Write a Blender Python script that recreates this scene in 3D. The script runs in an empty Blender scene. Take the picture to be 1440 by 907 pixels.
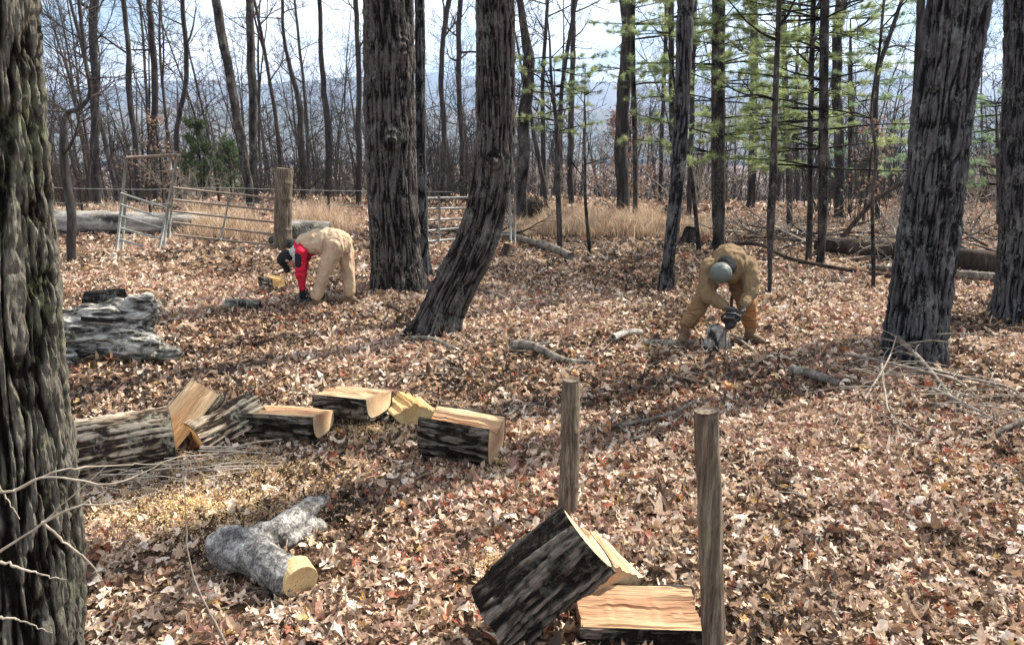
HAZE, EXPO, DENOISE = True, 1.36, True
import bpy, math, random
import numpy as np
from mathutils import Vector, Matrix
rnd = random.Random(7)
R = math.radians
scene = bpy.context.scene
COL = scene.collection

# ------------------------------------------------------------------ camera
FPX, PITCH, CAMZ = 1047.0, 13.6, 2.2
cam_d = bpy.data.cameras.new('camera'); cam = bpy.data.objects.new('camera', cam_d); COL.objects.link(cam)
cam_d.sensor_width = 36; cam_d.lens = FPX / 1440 * 36; cam_d.clip_end = 9000; cam_d.clip_start = .05
cam.location = (0, 0, CAMZ); cam.rotation_euler = (R(90 - PITCH), 0, 0)
scene.camera = cam
CP, SP = math.cos(R(PITCH)), math.sin(R(PITCH))

def ray(px, py):
    u, v = (px - 720) / FPX, (453.5 - py) / FPX
    return np.array([u, CP + v * SP, -SP + v * CP])
def at(px, py, Y):
    d = ray(px, py); d = d / d[1]
    return np.array([d[0] * Y, Y, CAMZ + d[2] * Y])

# ------------------------------------------------------------------ noise
def _h(ix, iy, iz, s):
    n = (ix * 374761393 + iy * 668265263 + iz * 2147483647 + s * 974711) & 0xffffffff
    n = ((n ^ (n >> 13)) * 1274126177) & 0xffffffff
    n = ((n ^ (n >> 16)) * 2246822519) & 0xffffffff
    return ((n ^ (n >> 15)) & 0xffffff) / float(0xffffff) * 2 - 1
def noise(P, s=0):
    P = np.asarray(P, float); i = np.floor(P).astype(np.int64); f = P - i; f = f * f * (3 - 2 * f)
    x, y, z = i[..., 0], i[..., 1], i[..., 2]; out = 0
    for a in (0, 1):
        for b in (0, 1):
            for c in (0, 1):
                w = (f[..., 0] if a else 1 - f[..., 0]) * (f[..., 1] if b else 1 - f[..., 1]) * (f[..., 2] if c else 1 - f[..., 2])
                out = out + w * _h(x + a, y + b, z + c, s)
    return out
def fbm(P, o=3, s=0):
    r, a = 0, 1.0; P = np.asarray(P, float)
    for k in range(o): r = r + a * noise(P * 2.03 ** k, s + k); a *= .5
    return r
def P3(x, y, z=0.): 
    x = np.asarray(x, float); return np.stack([x, np.asarray(y, float) + 0 * x, 0 * x + z], -1)

def ground(x, y):
    x = np.asarray(x, float); y = np.asarray(y, float); r = np.hypot(x, y)
    h = .06 * noise(P3(x / 2.3, y / 2.3), 3) + .035 * noise(P3(x / .6, y / .6), 4) + .015 * noise(P3(x / .22, y / .22), 7)
    h = h + .25 * noise(P3(x / 9, y / 9), 5) * np.clip((r - 14) / 15, 0, 1)
    t = np.clip((r - 27) / 115, 0, 1); h = h - 26 * t * t * (3 - 2 * t) + .8 * noise(P3(x / 22, y / 22), 6) * np.clip((r - 30) / 30, 0, 1)
    return h - 14 * np.clip((r - 150) / 400, 0, 1)
def gp(px, py):
    d = ray(px, py); t = CAMZ / max(-d[2], .02)
    for _ in range(12):
        p = np.array([0, 0, CAMZ]) + d * t
        t += (p[2] - float(ground(p[0], p[1]))) / max(-d[2], .05) * .8
    return np.array([0, 0, CAMZ]) + d * t
def onground(x, y, dz=0): return np.array([x, y, float(ground(x, y)) + dz])

# ------------------------------------------------------------------ objects
def tag(o, label=None, cat=None, group=None, kind=None):
    for k, v in (('label', label), ('category', cat), ('group', group), ('kind', kind)):
        if v: o[k] = v
    return o
def empty(name, loc=(0, 0, 0), rot=(0, 0, 0), **k):
    o = bpy.data.objects.new(name, None); COL.objects.link(o); o.location = loc; o.rotation_euler = rot; o.empty_display_size = .2
    return tag(o, **k)
def link(name, me, parent=None):
    o = bpy.data.objects.new(name, me); COL.objects.link(o)
    if parent: o.parent = parent
    return o
def copy_tree(o, parent=None):
    c = o.copy(); COL.objects.link(c); c.parent = parent
    for ch in list(o.children): copy_tree(ch, c)
    return c

class MB:
    """collects vertices and faces, plus one float per vertex"""
    def __init__(s): s.V = []; s.F3 = []; s.F4 = []; s.A = []; s.n = 0
    def add(s, V, F, a=0.):
        V = np.asarray(V, float).reshape(-1, 3); F = np.asarray(F, int)
        if F.shape[1] == 3: s.F3.append(F + s.n)
        else: s.F4.append(F + s.n)
        s.V.append(V); s.A.append(np.broadcast_to(np.asarray(a, float), (len(V),)).copy()); s.n += len(V); return s
    def poly(s, V, faces, a=0.):
        V = np.asarray(V, float); n0 = s.n; s.V.append(V); s.A.append(np.full(len(V), a)); s.n += len(V)
        for f in faces:
            if len(f) == 4: s.F4.append(np.array([f]) + n0)
            else:
                for k in range(1, len(f) - 1): s.F3.append(np.array([[f[0], f[k], f[k + 1]]]) + n0)
        return s
    def box(s, c, d, M=None):
        c = np.array(c, float); d = np.array(d, float) / 2
        V = np.array([[x, y, z] for x in (-1, 1) for y in (-1, 1) for z in (-1, 1)], float) * d
        if M is not None: V = V @ np.array(M).T
        return s.add(V + c, [(0, 1, 3, 2), (4, 6, 7, 5), (0, 4, 5, 1), (2, 3, 7, 6), (0, 2, 6, 4), (1, 5, 7, 3)])
    def tube(s, pts, rad, k=6, cap=True, amp=0., freq=8., seed=0, zs=.25):
        pts = np.asarray(pts, float); n = len(pts); rad = np.broadcast_to(np.asarray(rad, float), (n,))
        T = np.gradient(pts, axis=0); T /= np.linalg.norm(T, axis=1, keepdims=True) + 1e-9
        N = np.zeros_like(T); a = np.array([0, 0, 1.]) if abs(T[0, 2]) < .8 else np.array([1., 0, 0])
        for i in range(n):
            a = a - T[i] * a.dot(T[i]); a /= np.linalg.norm(a) + 1e-9; N[i] = a
        B = np.cross(T, N); th = np.arange(k) / k * 2 * math.pi
        D = np.cos(th)[None, :, None] * N[:, None] + np.sin(th)[None, :, None] * B[:, None]
        rr = np.repeat(rad[:, None], k, 1); h = 0.
        if amp:
            L = np.concatenate([[0], np.cumsum(np.linalg.norm(np.diff(pts, axis=0), axis=1))])
            Q = np.stack([np.cos(th)[None] * rr, np.sin(th)[None] * rr, L[:, None] * zs + 0 * rr], -1) * freq
            h = fbm(Q, 3, seed); rr = rr * (1 + amp * h); h = (h * .5 + .5).ravel()
        V = (pts[:, None] + D * rr[..., None]).reshape(-1, 3)
        i, j = np.meshgrid(np.arange(n - 1), np.arange(k), indexing='ij'); i = i.ravel(); j = j.ravel(); j2 = (j + 1) % k
        F = np.stack([i * k + j, i * k + j2, (i + 1) * k + j2, (i + 1) * k + j], 1)
        n0 = s.n; s.add(V, F, h)
        if cap and k > 3:
            for e, sg in ((0, 1), (n - 1, -1)):
                ring = [n0 + e * k + q for q in range(k)][::-sg if sg else 1]
                s.V.append(pts[e][None]); s.A.append(np.zeros(1)); c = s.n; s.n += 1
                s.F3.append(np.array([(c, ring[(q + 1) % k], ring[q]) for q in range(k)]) if sg == 1 else np.array([(c, ring[(q + 1) % k], ring[q]) for q in range(k)]))
        return s
    def mesh(s, name, mat, smooth=True, attr=None):
        V = np.concatenate(s.V); f3 = np.concatenate(s.F3) if s.F3 else np.zeros((0, 3), int); f4 = np.concatenate(s.F4) if s.F4 else np.zeros((0, 4), int)
        me = bpy.data.meshes.new(name); me.vertices.add(len(V)); me.vertices.foreach_set('co', V.astype(np.float32).ravel())
        nl = f3.size + f4.size; me.loops.add(nl); me.loops.foreach_set('vertex_index', np.concatenate([f3.ravel(), f4.ravel()]).astype(np.int32))
        me.polygons.add(len(f3) + len(f4))
        st = np.concatenate([np.arange(len(f3)) * 3, f3.size + np.arange(len(f4)) * 4]).astype(np.int32)
        me.polygons.foreach_set('loop_start', st)
        me.polygons.foreach_set('use_smooth', np.full(len(st), bool(smooth)))
        if attr:
            at_ = me.attributes.new(attr, 'FLOAT', 'POINT'); at_.data.foreach_set('value', np.concatenate(s.A).astype(np.float32))
        me.update(calc_edges=True); me.validate()
        if mat: me.materials.append(mat)
        return me
    def build(s, name, mat, parent=None, smooth=True, attr=None): return link(name, s.mesh(name, mat, smooth, attr), parent)

def blob(name, caps, mat, parent=None, voxel=.012, smooth=3, amp=0., freq=10., squash=None, seed=0):
    """one continuous surface grown round tapered limbs: caps = [(p0, r0, p1, r1)]"""
    m = MB()
    for c in caps:
        if len(c) == 2:   # ellipsoid (centre, radii)
            n, k = 12, 16; th = np.linspace(0, math.pi, n); ph = np.arange(k) / k * 2 * math.pi
            V = np.stack([np.outer(np.sin(th), np.cos(ph)), np.outer(np.sin(th), np.sin(ph)), np.repeat(np.cos(th)[:, None], k, 1)], -1).reshape(-1, 3) * np.array(c[1]) + np.array(c[0])
            F = [(i * k + j, (i + 1) * k + j, (i + 1) * k + (j + 1) % k, i * k + (j + 1) % k) for i in range(n - 1) for j in range(k)]
            m.add(V, F)
        else:
            p0, r0, p1, r1 = c; p0 = np.array(p0, float); p1 = np.array(p1, float); d = p1 - p0; L = np.linalg.norm(d) + 1e-9; d /= L
            ts = [p0 - d * r0 * math.cos(a) for a in (.02, .5, 1.0)] + [p0 + d * L * q for q in (0, .25, .5, .75, 1)] + [p1 + d * r1 * math.cos(a) for a in (1.0, .5, .02)]
            rs = [r0 * math.sin(a) + .0005 for a in (.02, .5, 1.0)] + [r0 + (r1 - r0) * q for q in (0, .25, .5, .75, 1)] + [r1 * math.sin(a) + .0005 for a in (1.0, .5, .02)]
            m.tube(ts, rs, 14)
    me = m.mesh(name, mat); o = link(name, me, None)
    md = o.modifiers.new('r', 'REMESH'); md.mode = 'VOXEL'; md.voxel_size = voxel
    sm = o.modifiers.new('s', 'SMOOTH'); sm.iterations = smooth; sm.factor = .6
    dg = bpy.context.evaluated_depsgraph_get(); ev = o.evaluated_get(dg); me2 = bpy.data.meshes.new_from_object(ev)
    o.modifiers.clear(); o.data = me2; bpy.data.meshes.remove(me)
    me2.materials.clear(); me2.materials.append(mat)
    n = len(me2.vertices); co = np.zeros(n * 3, np.float32); me2.vertices.foreach_get('co', co); co = co.reshape(-1, 3)
    if amp:
        no = np.zeros(n * 3, np.float32); me2.vertices.foreach_get('normal', no); no = no.reshape(-1, 3)
        h = fbm(co * freq, 3, seed)
        if squash is not None: h = fbm(co * freq * np.array(squash), 3, seed)
        co = co + no * (h * amp)[:, None]; me2.vertices.foreach_set('co', co.astype(np.float32).ravel())
    me2.polygons.foreach_set('use_smooth', np.ones(len(me2.polygons), bool)); me2.update()
    if parent: o.parent = parent
    return o

# ------------------------------------------------------------------ materials
class NT:
    def __init__(s, name):
        s.m = bpy.data.materials.new(name); s.m.use_nodes = True; s.t = s.m.node_tree; s.t.nodes.clear()
        s.out = s.n('ShaderNodeOutputMaterial')
    def n(s, ty, **k):
        nd = s.t.nodes.new(ty)
        for a, v in k.items(): setattr(nd, a, v)
        return nd
    def l(s, a, b): s.t.links.new(a, b)
    def coord(s, scale=(1, 1, 1), kind='Object'):
        tc = s.n('ShaderNodeTexCoord'); mp = s.n('ShaderNodeMapping'); mp.inputs['Scale'].default_value = scale
        s.l(tc.outputs[kind], mp.inputs['Vector']); return mp.outputs['Vector']
    def noise(s, vec, scale, detail=4, rough=.6, dist=0.):
        nd = s.n('ShaderNodeTexNoise'); nd.inputs['Scale'].default_value = scale; nd.inputs['Detail'].default_value = detail
        nd.inputs['Roughness'].default_value = rough; nd.inputs['Distortion'].default_value = dist; s.l(vec, nd.inputs['Vector']); return nd.outputs['Fac']
    def ramp(s, fac, stops, interp='LINEAR'):
        nd = s.n('ShaderNodeValToRGB'); cr = nd.color_ramp; cr.interpolation = interp
        while len(cr.elements) < len(stops): cr.elements.new(.5)
        for e, (p, c) in zip(cr.elements, stops): e.position = p; e.color = (*c, 1) if len(c) == 3 else c
        s.l(fac, nd.inputs['Fac']); return nd.outputs['Color']
    def math(s, op, a, b=0.):
        nd = s.n('ShaderNodeMath', operation=op)
        for i, v in enumerate((a, b)):
            if isinstance(v, (int, float)): nd.inputs[i].default_value = v
            else: s.l(v, nd.inputs[i])
        return nd.outputs[0]
    def mix(s, fac, a, b, mode='MIX'):
        nd = s.n('ShaderNodeMix', data_type='RGBA', blend_type=mode)
        for i, v in ((0, fac), (6, a), (7, b)):
            if isinstance(v, (int, float)): nd.inputs[i].default_value = v
            elif isinstance(v, tuple): nd.inputs[i].default_value = (*v, 1)
            else: s.l(v, nd.inputs[i])
        return nd.outputs[2]
    def attr(s, name):
        nd = s.n('ShaderNodeAttribute', attribute_name=name); return nd.outputs['Fac']
    def finish(s, col, rough=.85, bump=None, bstr=.3, bdist=.01, transl=0., spec=.3, metal=0.):
        p = s.n('ShaderNodeBsdfPrincipled'); p.inputs['Roughness'].default_value = rough; p.inputs['Specular IOR Level'].default_value = spec; p.inputs['Metallic'].default_value = metal
        if isinstance(col, tuple): p.inputs['Base Color'].default_value = (*col, 1)
        else: s.l(col, p.inputs['Base Color'])
        if bump is not None:
            b = s.n('ShaderNodeBump'); b.inputs['Strength'].default_value = bstr; b.inputs['Distance'].default_value = bdist
            s.l(bump, b.inputs['Height']); s.l(b.outputs['Normal'], p.inputs['Normal'])
        sh = p.outputs[0]
        if transl:
            t = s.n('ShaderNodeBsdfTranslucent'); mx = s.n('ShaderNodeMixShader'); mx.inputs[0].default_value = transl
            if isinstance(col, tuple): t.inputs['Color'].default_value = (*col, 1)
            else: s.l(col, t.inputs['Color'])
            s.l(sh, mx.inputs[1]); s.l(t.outputs[0], mx.inputs[2]); sh = mx.outputs[0]
        s.l(sh, s.out.inputs['Surface']); return s.m

def m_bark(name, dark, mid, light, lichen=None, attr=False, fine=60., zs=.2, spec=.05, ax='z'):
    n = NT(name); v = n.coord((1, 1, zs) if ax == 'z' else (zs, 1, 1)); f1 = n.noise(v, fine * .35, 6, .7, .6); f2 = n.noise(v, fine, 4, .7)
    if attr:
        h = n.math('MULTIPLY', n.attr('h'), 1.0); f = n.math('ADD', n.math('MULTIPLY', h, .75), n.math('MULTIPLY', f1, .3))
    else: f = f1
    c = n.ramp(f, [(.3, dark), (.52, mid), (.78, light)])
    c = n.mix(.8, c, n.ramp(f2, [(.32, (.2, .2, .2)), (.62, (1.0, 1.0, 1.0))]), 'MULTIPLY')
    if lichen:
        vv = n.coord((1, 1, .6)); g = n.noise(vv, 5, 6, .7); g2 = n.noise(vv, 40, 3, .6)
        k = n.ramp(n.math('ADD', g, n.math('MULTIPLY', g2, .45)), [(.76, (0, 0, 0)), (.9, (.55, .55, .55))])
        c = n.mix(k, c, lichen)
    return n.finish(c, .92, n.math('ADD', f1, n.math('MULTIPLY', f2, .5)), .95, .014, spec=spec)

def m_wood(name, heart, sap, r0=.1, r1=.17, dark=(.16, .07, .03), fresh=.5):
    """sawn and split wood: grain along local x, rings round the local x axis"""
    n = NT(name); tc = n.n('ShaderNodeTexCoord'); sx = n.n('ShaderNodeSeparateXYZ'); n.l(tc.outputs['Object'], sx.inputs[0])
    v = n.coord((.08, 1, 1)); w = n.noise(v, 7, 3, .6)
    rr = n.math('SQRT', n.math('ADD', n.math('POWER', sx.outputs[1], 2), n.math('POWER', sx.outputs[2], 2)))
    rw = n.math('ADD', rr, n.math('MULTIPLY', n.math('SUBTRACT', w, .5), .07))
    ring = n.math('MULTIPLY', n.math('ADD', n.math('SINE', n.math('MULTIPLY', rw, 700.)), 1.), .5)
    base = n.ramp(rw, [(max(r0, .01), heart), (r1, sap)])
    g = n.noise(n.coord((.05, 1, 1)), 90, 5, .7)
    c = n.mix(n.math('MULTIPLY', ring, .28), base, dark)
    c = n.mix(.55, c, n.ramp(g, [(.3, (.45, .4, .36)), (.6, (1, 1, 1))]), 'MULTIPLY')
    big = n.noise(n.coord((.3, 1, 1)), 9, 3, .6)
    c = n.mix(.6, c, n.ramp(big, [(.35, (.6, .5, .45)), (.6, (1, 1, 1))]), 'MULTIPLY')
    ck = n.noise(n.coord((.03, 1, 1)), 38, 2, .5)
    ckm = n.ramp(ck, [(.27, (1, 1, 1)), (.31, (0, 0, 0))]); c = n.mix(n.math('MULTIPLY', ckm, .8), c, dark)
    return n.finish(c, .75, n.math('ADD', g, n.math('MULTIPLY', ring, .25)), .55, .006, spec=.25)

def m_flat(name, col, rough=.8, var=.3, scale=30., bstr=.2, bdist=.004, metal=0., spec=.3):
    n = NT(name); v = n.coord(); f = n.noise(v, scale, 5, .6); lo = tuple(x * (1 - var) for x in col); hi = tuple(min(1, x * (1 + var)) for x in col)
    return n.finish(n.ramp(f, [(.3, lo), (.7, hi)]), rough, f, bstr, bdist, metal=metal, spec=spec)

BARK_NEAR = m_bark('bark_near', (.016, .013, .01), (.05, .045, .038), (.2, .185, .15), (.2, .22, .13), attr=True, fine=130)
BARK_DARK = m_bark('bark_dark', (.014, .012, .011), (.05, .042, .038), (.115, .1, .092), (.2, .2, .17), attr=True, fine=60)
BARK_BLUE = m_bark('bark_greyed', (.014, .013, .014), (.048, .046, .047), (.112, .108, .11), (.22, .23, .21), attr=True, fine=60)
BARK_WOODS = m_bark('bark_woods', (.022, .019, .018), (.065, .057, .053), (.17, .155, .145), None, fine=14)
BARK_WOODS2 = m_bark('bark_brown', (.028, .021, .017), (.072, .056, .046), (.17, .135, .11), None, fine=14)
BARK_PALE = m_bark('bark_pale', (.06, .05, .042), (.2, .17, .14), (.46, .41, .35), (.36, .35, .27), fine=30)
BARK_LOG = m_bark('bark_log', (.045, .032, .024), (.24, .18, .125), (.56, .46, .34), (.4, .38, .28), attr=True, fine=90, ax='x')
BARK_BLACK = m_bark('bark_split', (.02, .016, .013), (.085, .068, .053), (.22, .185, .15), (.12, .115, .09), attr=True, fine=100, ax='x')
BARK_GREY = m_bark('bark_weathered', (.04, .036, .032), (.2, .185, .165), (.52, .49, .44), (.42, .42, .32), attr=True, fine=80, ax='x')
TWIG = m_flat('twig', (.24, .2, .16), var=.4, scale=25)
TWIG_PALE = m_flat('twig_pale', (.45, .39, .31), var=.35, scale=25)
# ------------------------------------------------------------------ hero trunks
def resample(pts, s_new):
    pts = np.asarray(pts, float); L = np.concatenate([[0], np.cumsum(np.linalg.norm(np.diff(pts[:, :3], axis=0), axis=1))])
    # smooth interpolation (Catmull-like via cubic hermite)
    out = np.zeros((len(s_new), pts.shape[1])); m = np.gradient(pts, L, axis=0)
    idx = np.clip(np.searchsorted(L, s_new, 'right') - 1, 0, len(L) - 2); h = L[idx + 1] - L[idx]; t = ((s_new - L[idx]) / h)[:, None]; h = h[:, None]
    return (2 * t**3 - 3 * t**2 + 1) * pts[idx] + (t**3 - 2 * t**2 + t) * h * m[idx] + (-2 * t**3 + 3 * t**2) * pts[idx + 1] + (t**3 - t**2) * h * m[idx + 1], L[-1]
def trunk_mesh(path, root, name, mat, k=200, dz=.008, fine_len=5., amp=.03, fu=26., fz=4.5, flare=.45, flare_h=.3, lobes=5, seed=0, burls=(), sharp=1.):
    """path rows: x, y, z, radius (world); vertices are stored relative to the root"""
    path = np.asarray(path, float); L = np.linalg.norm(np.diff(path[:, :3], axis=0), axis=1).sum()
    s = np.concatenate([np.arange(0, min(fine_len, L), dz), np.arange(min(fine_len, L), L, .12), [L - 1e-4]])
    Q, _ = resample(path, s); C = Q[:, :3]; r0 = Q[:, 3]
    T = np.gradient(C, axis=0); T /= np.linalg.norm(T, axis=1, keepdims=True); X = np.cross(T, [0, 1, 0]); X = -X if X[0, 0] < 0 else X; X /= np.linalg.norm(X, axis=1, keepdims=True); Y = np.cross(T, X)
    th = np.arange(k) / k * 2 * math.pi; ct, st = np.cos(th)[None], np.sin(th)[None]; S = s[:, None]
    fl = flare * np.exp(-S / flare_h) * (.55 + .45 * np.cos(lobes * th[None] + seed + .5 * np.sin(2 * th)))
    big = .05 * fbm(np.stack([ct + 0 * S, st + 0 * S, S * 1.1 + 0 * ct], -1) * 1.3, 3, seed)
    rr = r0[:, None] * (1 + fl + big)
    rb = max(r0[0], .05); U = np.stack([ct * rb + 0 * S, st * rb + 0 * S, S * fz / fu + 0 * ct], -1) * fu
    wp = np.stack([noise(U * .45 + 9, seed + 1), noise(U * .45 + 31, seed + 2), 0 * S + 0 * ct], -1)
    U = U + 1.5 * wp
    n1 = 1 - np.abs(noise(U, seed + 3)) * 2.2; n2 = fbm(U * 2.3 + 5, 3, seed + 4); n3 = 1 - np.abs(noise(U * np.array([1, 1, 3.2]) * .9 + 17, seed + 5)) * 2
    n1b = 1 - np.abs(noise(U * np.array([2.7, 2.7, 1.8]) + 41, seed + 6)) * 2.2; h = np.clip(1.06 - np.clip(n1, 0, 1) ** .7 * .85 - .3 * np.clip(n1b, 0, 1) - .25 * np.clip(n3, 0, 1) + .22 * n2, 0, 1.2); h = np.where(h > .55, .55 + (h - .55) * .5, h) * 1.25
    bsum = 0
    for (bs, bth, br, ba) in burls:
        dth = (th[None] - bth + math.pi) % (2 * math.pi) - math.pi; d = np.sqrt(((S - bs)) ** 2 + (dth * r0[:, None]) ** 2)
        bsum = bsum + ba * np.exp(-(d / br) ** 2) * (1 + .35 * np.sin(d / br * 9))
    rr = rr + (h - .6) * amp + .3 * amp * fbm(U * 3.7 + 3, 3, seed + 8) + bsum
    V = C[:, None] + rr[..., None] * (ct[..., None] * X[:, None] + st[..., None] * Y[:, None])
    V = V.reshape(-1, 3) - np.array(root.location)
    n = len(s); i, j = np.meshgrid(np.arange(n - 1), np.arange(k), indexing='ij'); i = i.ravel(); j = j.ravel(); j2 = (j + 1) % k
    m = MB(); m.add(V, np.stack([i * k + j, i * k + j2, (i + 1) * k + j2, (i + 1) * k + j], 1), h.ravel())
    return m.build(name, mat, root, attr='h')

# ------------------------------------------------------------------ branching
def perp(d, r):
    a = np.array([r.gauss(0, 1), r.gauss(0, 1), r.gauss(0, 1)]); a -= d * a.dot(d); return a / (np.linalg.norm(a) + 1e-9)
def grow(mb, r, p, d, L, rad, lvl, maxl, up=.25, wob=.16, kids=(7, 6, 5), spread=(.5, 1.0), keep=.12):
    """a limb that wanders, thins and forks into smaller ones"""
    n = 7 if lvl == 0 else 5 if lvl < maxl else 3
    pts = [p]; q = p.copy(); dd = d / np.linalg.norm(d); dirs = [dd]
    for i in range(n):
        dd = dd + perp(dd, r) * wob * r.uniform(.3, 1.4) + np.array([0, 0, up * .12]); dd /= np.linalg.norm(dd)
        q = q + dd * L / n; pts.append(q.copy()); dirs.append(dd)
    rads = [rad * (1 - i / n) + rad * keep * (i / n) + .0022 for i in range(n + 1)]
    mb.tube(pts, rads, 7 if lvl == 0 else 4 if lvl < maxl else 3, cap=False)
    if lvl >= maxl: return
    for c in range(kids[min(lvl, len(kids) - 1)]):
        t = r.uniform(.18, .98); i = min(int(t * n), n - 1); f = t * n - i
        pp = pts[i] * (1 - f) + pts[i + 1] * f; ang = r.uniform(*spread)
        nd = dirs[i] * math.cos(ang) + perp(dirs[i], r) * math.sin(ang); nd[2] = nd[2] + up * .5
        grow(mb, r, pp, nd, L * r.uniform(.32, .6) * (1.1 - .5 * t), rads[i] * r.uniform(.35, .62), lvl + 1, maxl, up, wob * 1.15, kids, spread, keep)

def wood_tree(name, seed, H, r0, crown_from, nb, blen, mat, lean=.0, wob=.05, low=0, fork=False, maxl=3, kids=(7, 6, 5), **lab):
    """bare tree: Empty > trunk, branches"""
    r = random.Random(seed); root = empty(name, **lab)
    n = 14; pts = []; q = np.array([0, 0, -.15]); d = np.array([lean, 0, 1.])
    for i in range(n + 1):
        pts.append(q.copy()); d = d + np.array([r.gauss(0, wob), r.gauss(0, wob), .05]); d /= np.linalg.norm(d); q = q + d * H / n
    rads = [(r0 * (1 - .85 * (i / n) ** .9)) * (1.35 if i == 0 else 1) for i in range(n + 1)]
    t = MB(); t.tube(pts, rads, 9, amp=.12, freq=6, seed=seed)
    b = MB()
    for c in range(nb):
        u = crown_from + (1 - crown_from) * (c + r.random()) / nb if c >= low else r.uniform(.12, crown_from)
        u = min(u, .985); i = min(int(u * n), n - 1); f = u * n - i; pp = pts[i] * (1 - f) + pts[i + 1] * f
        az = r.uniform(0, 2 * math.pi); el = r.uniform(.15, .95); dd = np.array([math.cos(az) * math.cos(el), math.sin(az) * math.cos(el), math.sin(el)])
        grow(b, r, pp, dd, blen * r.uniform(.5, 1.1) * (1.15 - .7 * u) * (.6 if c < low else 1), rads[i] * r.uniform(.28, .55), 1, maxl, .3, .2, kids)
    if fork:
        i = int(n * .45); az = r.uniform(0, 6.28); dd = np.array([math.cos(az) * .45, math.sin(az) * .2, .9]); grow(b, r, pts[i], dd, H * .5, rads[i] * .75, 0, maxl, .3, .08, kids)
    t.build('trunk', mat, root); b.build('branches', mat, root, attr=None)
    return root

def px_path(D, rows, hs=.93):
    """rows of (px, py, width px) at distance D -> path rows (x, y, z, r)"""
    out = []
    for (px, py, w) in rows:
        p = at(px, py, D); dist = np.linalg.norm(p - np.array([0, 0, CAMZ])); out.append([*p, w / 2 / FPX * D * hs])
    return out

def hero(name, D, rows, label, mat, ext=9., crown=True, group=None, base=None, seed=1, **k):
    path = px_path(D, rows, .88); x0 = path[0][0]; g = float(ground(x0, D))
    if path[0][2] > g - .1:
        p = list(path[0]); sl = (np.array(path[1][:3]) - np.array(path[0][:3])); sl /= abs(sl[2]); dz = path[0][2] - (g - .15)
        path = [[p[0] - sl[0] * dz, p[1], g - .15, p[3]]] + path
    a, b = np.array(path[-2]), np.array(path[-1]); d = (b - a)[:3]; d /= np.linalg.norm(d)
    for q in (.33, .66, 1.): path.append([*(b[:3] + d * ext * q), b[3] * (1 - .6 * q)])
    # drop nearly coincident rows
    path = [p for i, p in enumerate(path) if i == 0 or np.linalg.norm(np.array(p[:3]) - np.array(path[i - 1][:3])) > .03]
    root = empty(name, (path[0][0], path[0][1], g), label=label, cat='tree', group=group)
    t = trunk_mesh(path, root, 'trunk', mat, seed=seed, **k)
    if crown:
        r = random.Random(seed * 31); bm = MB(); off = np.array(root.location)
        for c in range(12):
            u = r.uniform(.25, 1.); pp = b[:3] + d * ext * u - off; az = r.uniform(0, 6.28); el = r.uniform(.3, 1.); dd = np.array([math.cos(az) * math.cos(el), math.sin(az) * math.cos(el), math.sin(el)])
            grow(bm, r, pp, dd, r.uniform(2., 4.2), b[3] * .4, 1, 3, .3, .2, (7, 6, 4))
        bm.build('branches', BARK_WOODS, root)
    return root

# hero trees ------------------------------------------------------------
hero('rough_barked_tree', 2.05, [(38, 1290, 240), (28, 1100, 226), (22, 907, 214), (10, 700, 200), (-2, 500, 186), (-14, 300, 168), (-26, 120, 154), (-36, -60, 144)],
     'rough barked trunk with pale lichen filling the left edge, behind crossing bare twigs', BARK_NEAR, seed=3, k=420, dz=.005, fine_len=3.4, amp=.028, fu=44, fz=5., flare=.15)
hero('straight_oak_tree', 11.1, [(560, 400, 86), (557, 370, 80), (553, 300, 78), (549, 200, 76), (547, 100, 74), (545, 0, 73), (543, -60, 72)],
     'thick straight dark trunk with burls standing just right of the bent man in pale overalls', BARK_DARK, seed=5, k=240, dz=.012, amp=.036, fu=26, fz=2.9, flare=.42, flare_h=.25,
     burls=((2.35, 4.9, .16, .1), (3.6, 5.4, .13, .07), (3.1, 4.0, .1, .05)))
hero('curved_oak_tree', 8.6, [(612, 474, 80), (622, 440, 68), (645, 390, 66), (668, 345, 64), (683, 300, 62), (692, 250, 60), (696, 200, 58), (697, 130, 57), (697, 60, 55), (697, -50, 54)],
     'thick dark trunk that leans at the foot then curves upright, with a round burl', BARK_DARK, seed=8, k=220, dz=.01, amp=.032, fu=28, fz=3.2, flare=.5, flare_h=.18, burls=((2.3, 4.7, .1, .09), (1.9, 4.4, .08, .05)))
hero('broad_oak_tree', 7.35, [(1282, 520, 100), (1286, 490, 92), (1293, 430, 88), (1305, 340, 86), (1318, 230, 84), (1330, 130, 82), (1342, 40, 82), (1350, -40, 80)],
     'broad grey furrowed trunk leaning right with fallen dead branches round its foot', BARK_BLUE, seed=12, k=260, dz=.009, amp=.034, fu=32, fz=3.4, flare=.38, flare_h=.22)
hero('edge_oak_tree', 9.3, [(1428, 468, 104), (1432, 430, 78), (1440, 350, 74), (1445, 200, 72), (1449, 80, 70), (1453, -40, 68)],
     'dark furrowed trunk cut by the right edge of the photo, behind the broad leaning trunk', BARK_BLUE, seed=14, k=200, dz=.012, amp=.028, fu=34, fz=3.4, flare=.5, flare_h=.12)
hero('mossy_slim_tree', 12.2, [(596, 398, 26), (594, 350, 19), (592, 250, 17), (591, 150, 16), (590, 0, 15), (590, -50, 15)],
     'slim mossy trunk close behind the right side of the thick straight trunk', BARK_BLUE, seed=18, k=60, dz=.03, amp=.02, fu=16, fz=3, flare=.5)
hero('slanting_dark_tree', 11.3, [(937, 396, 24), (941, 360, 21), (948, 300, 20), (955, 220, 22), (960, 120, 22), (964, 0, 23), (966, -60, 23)],
     'dark slightly slanting trunk with a flared foot left of the helmeted man', BARK_BLUE, seed=20, k=80, dz=.02, amp=.025, fu=18, fz=3, flare=.7, flare_h=.2)

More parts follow.
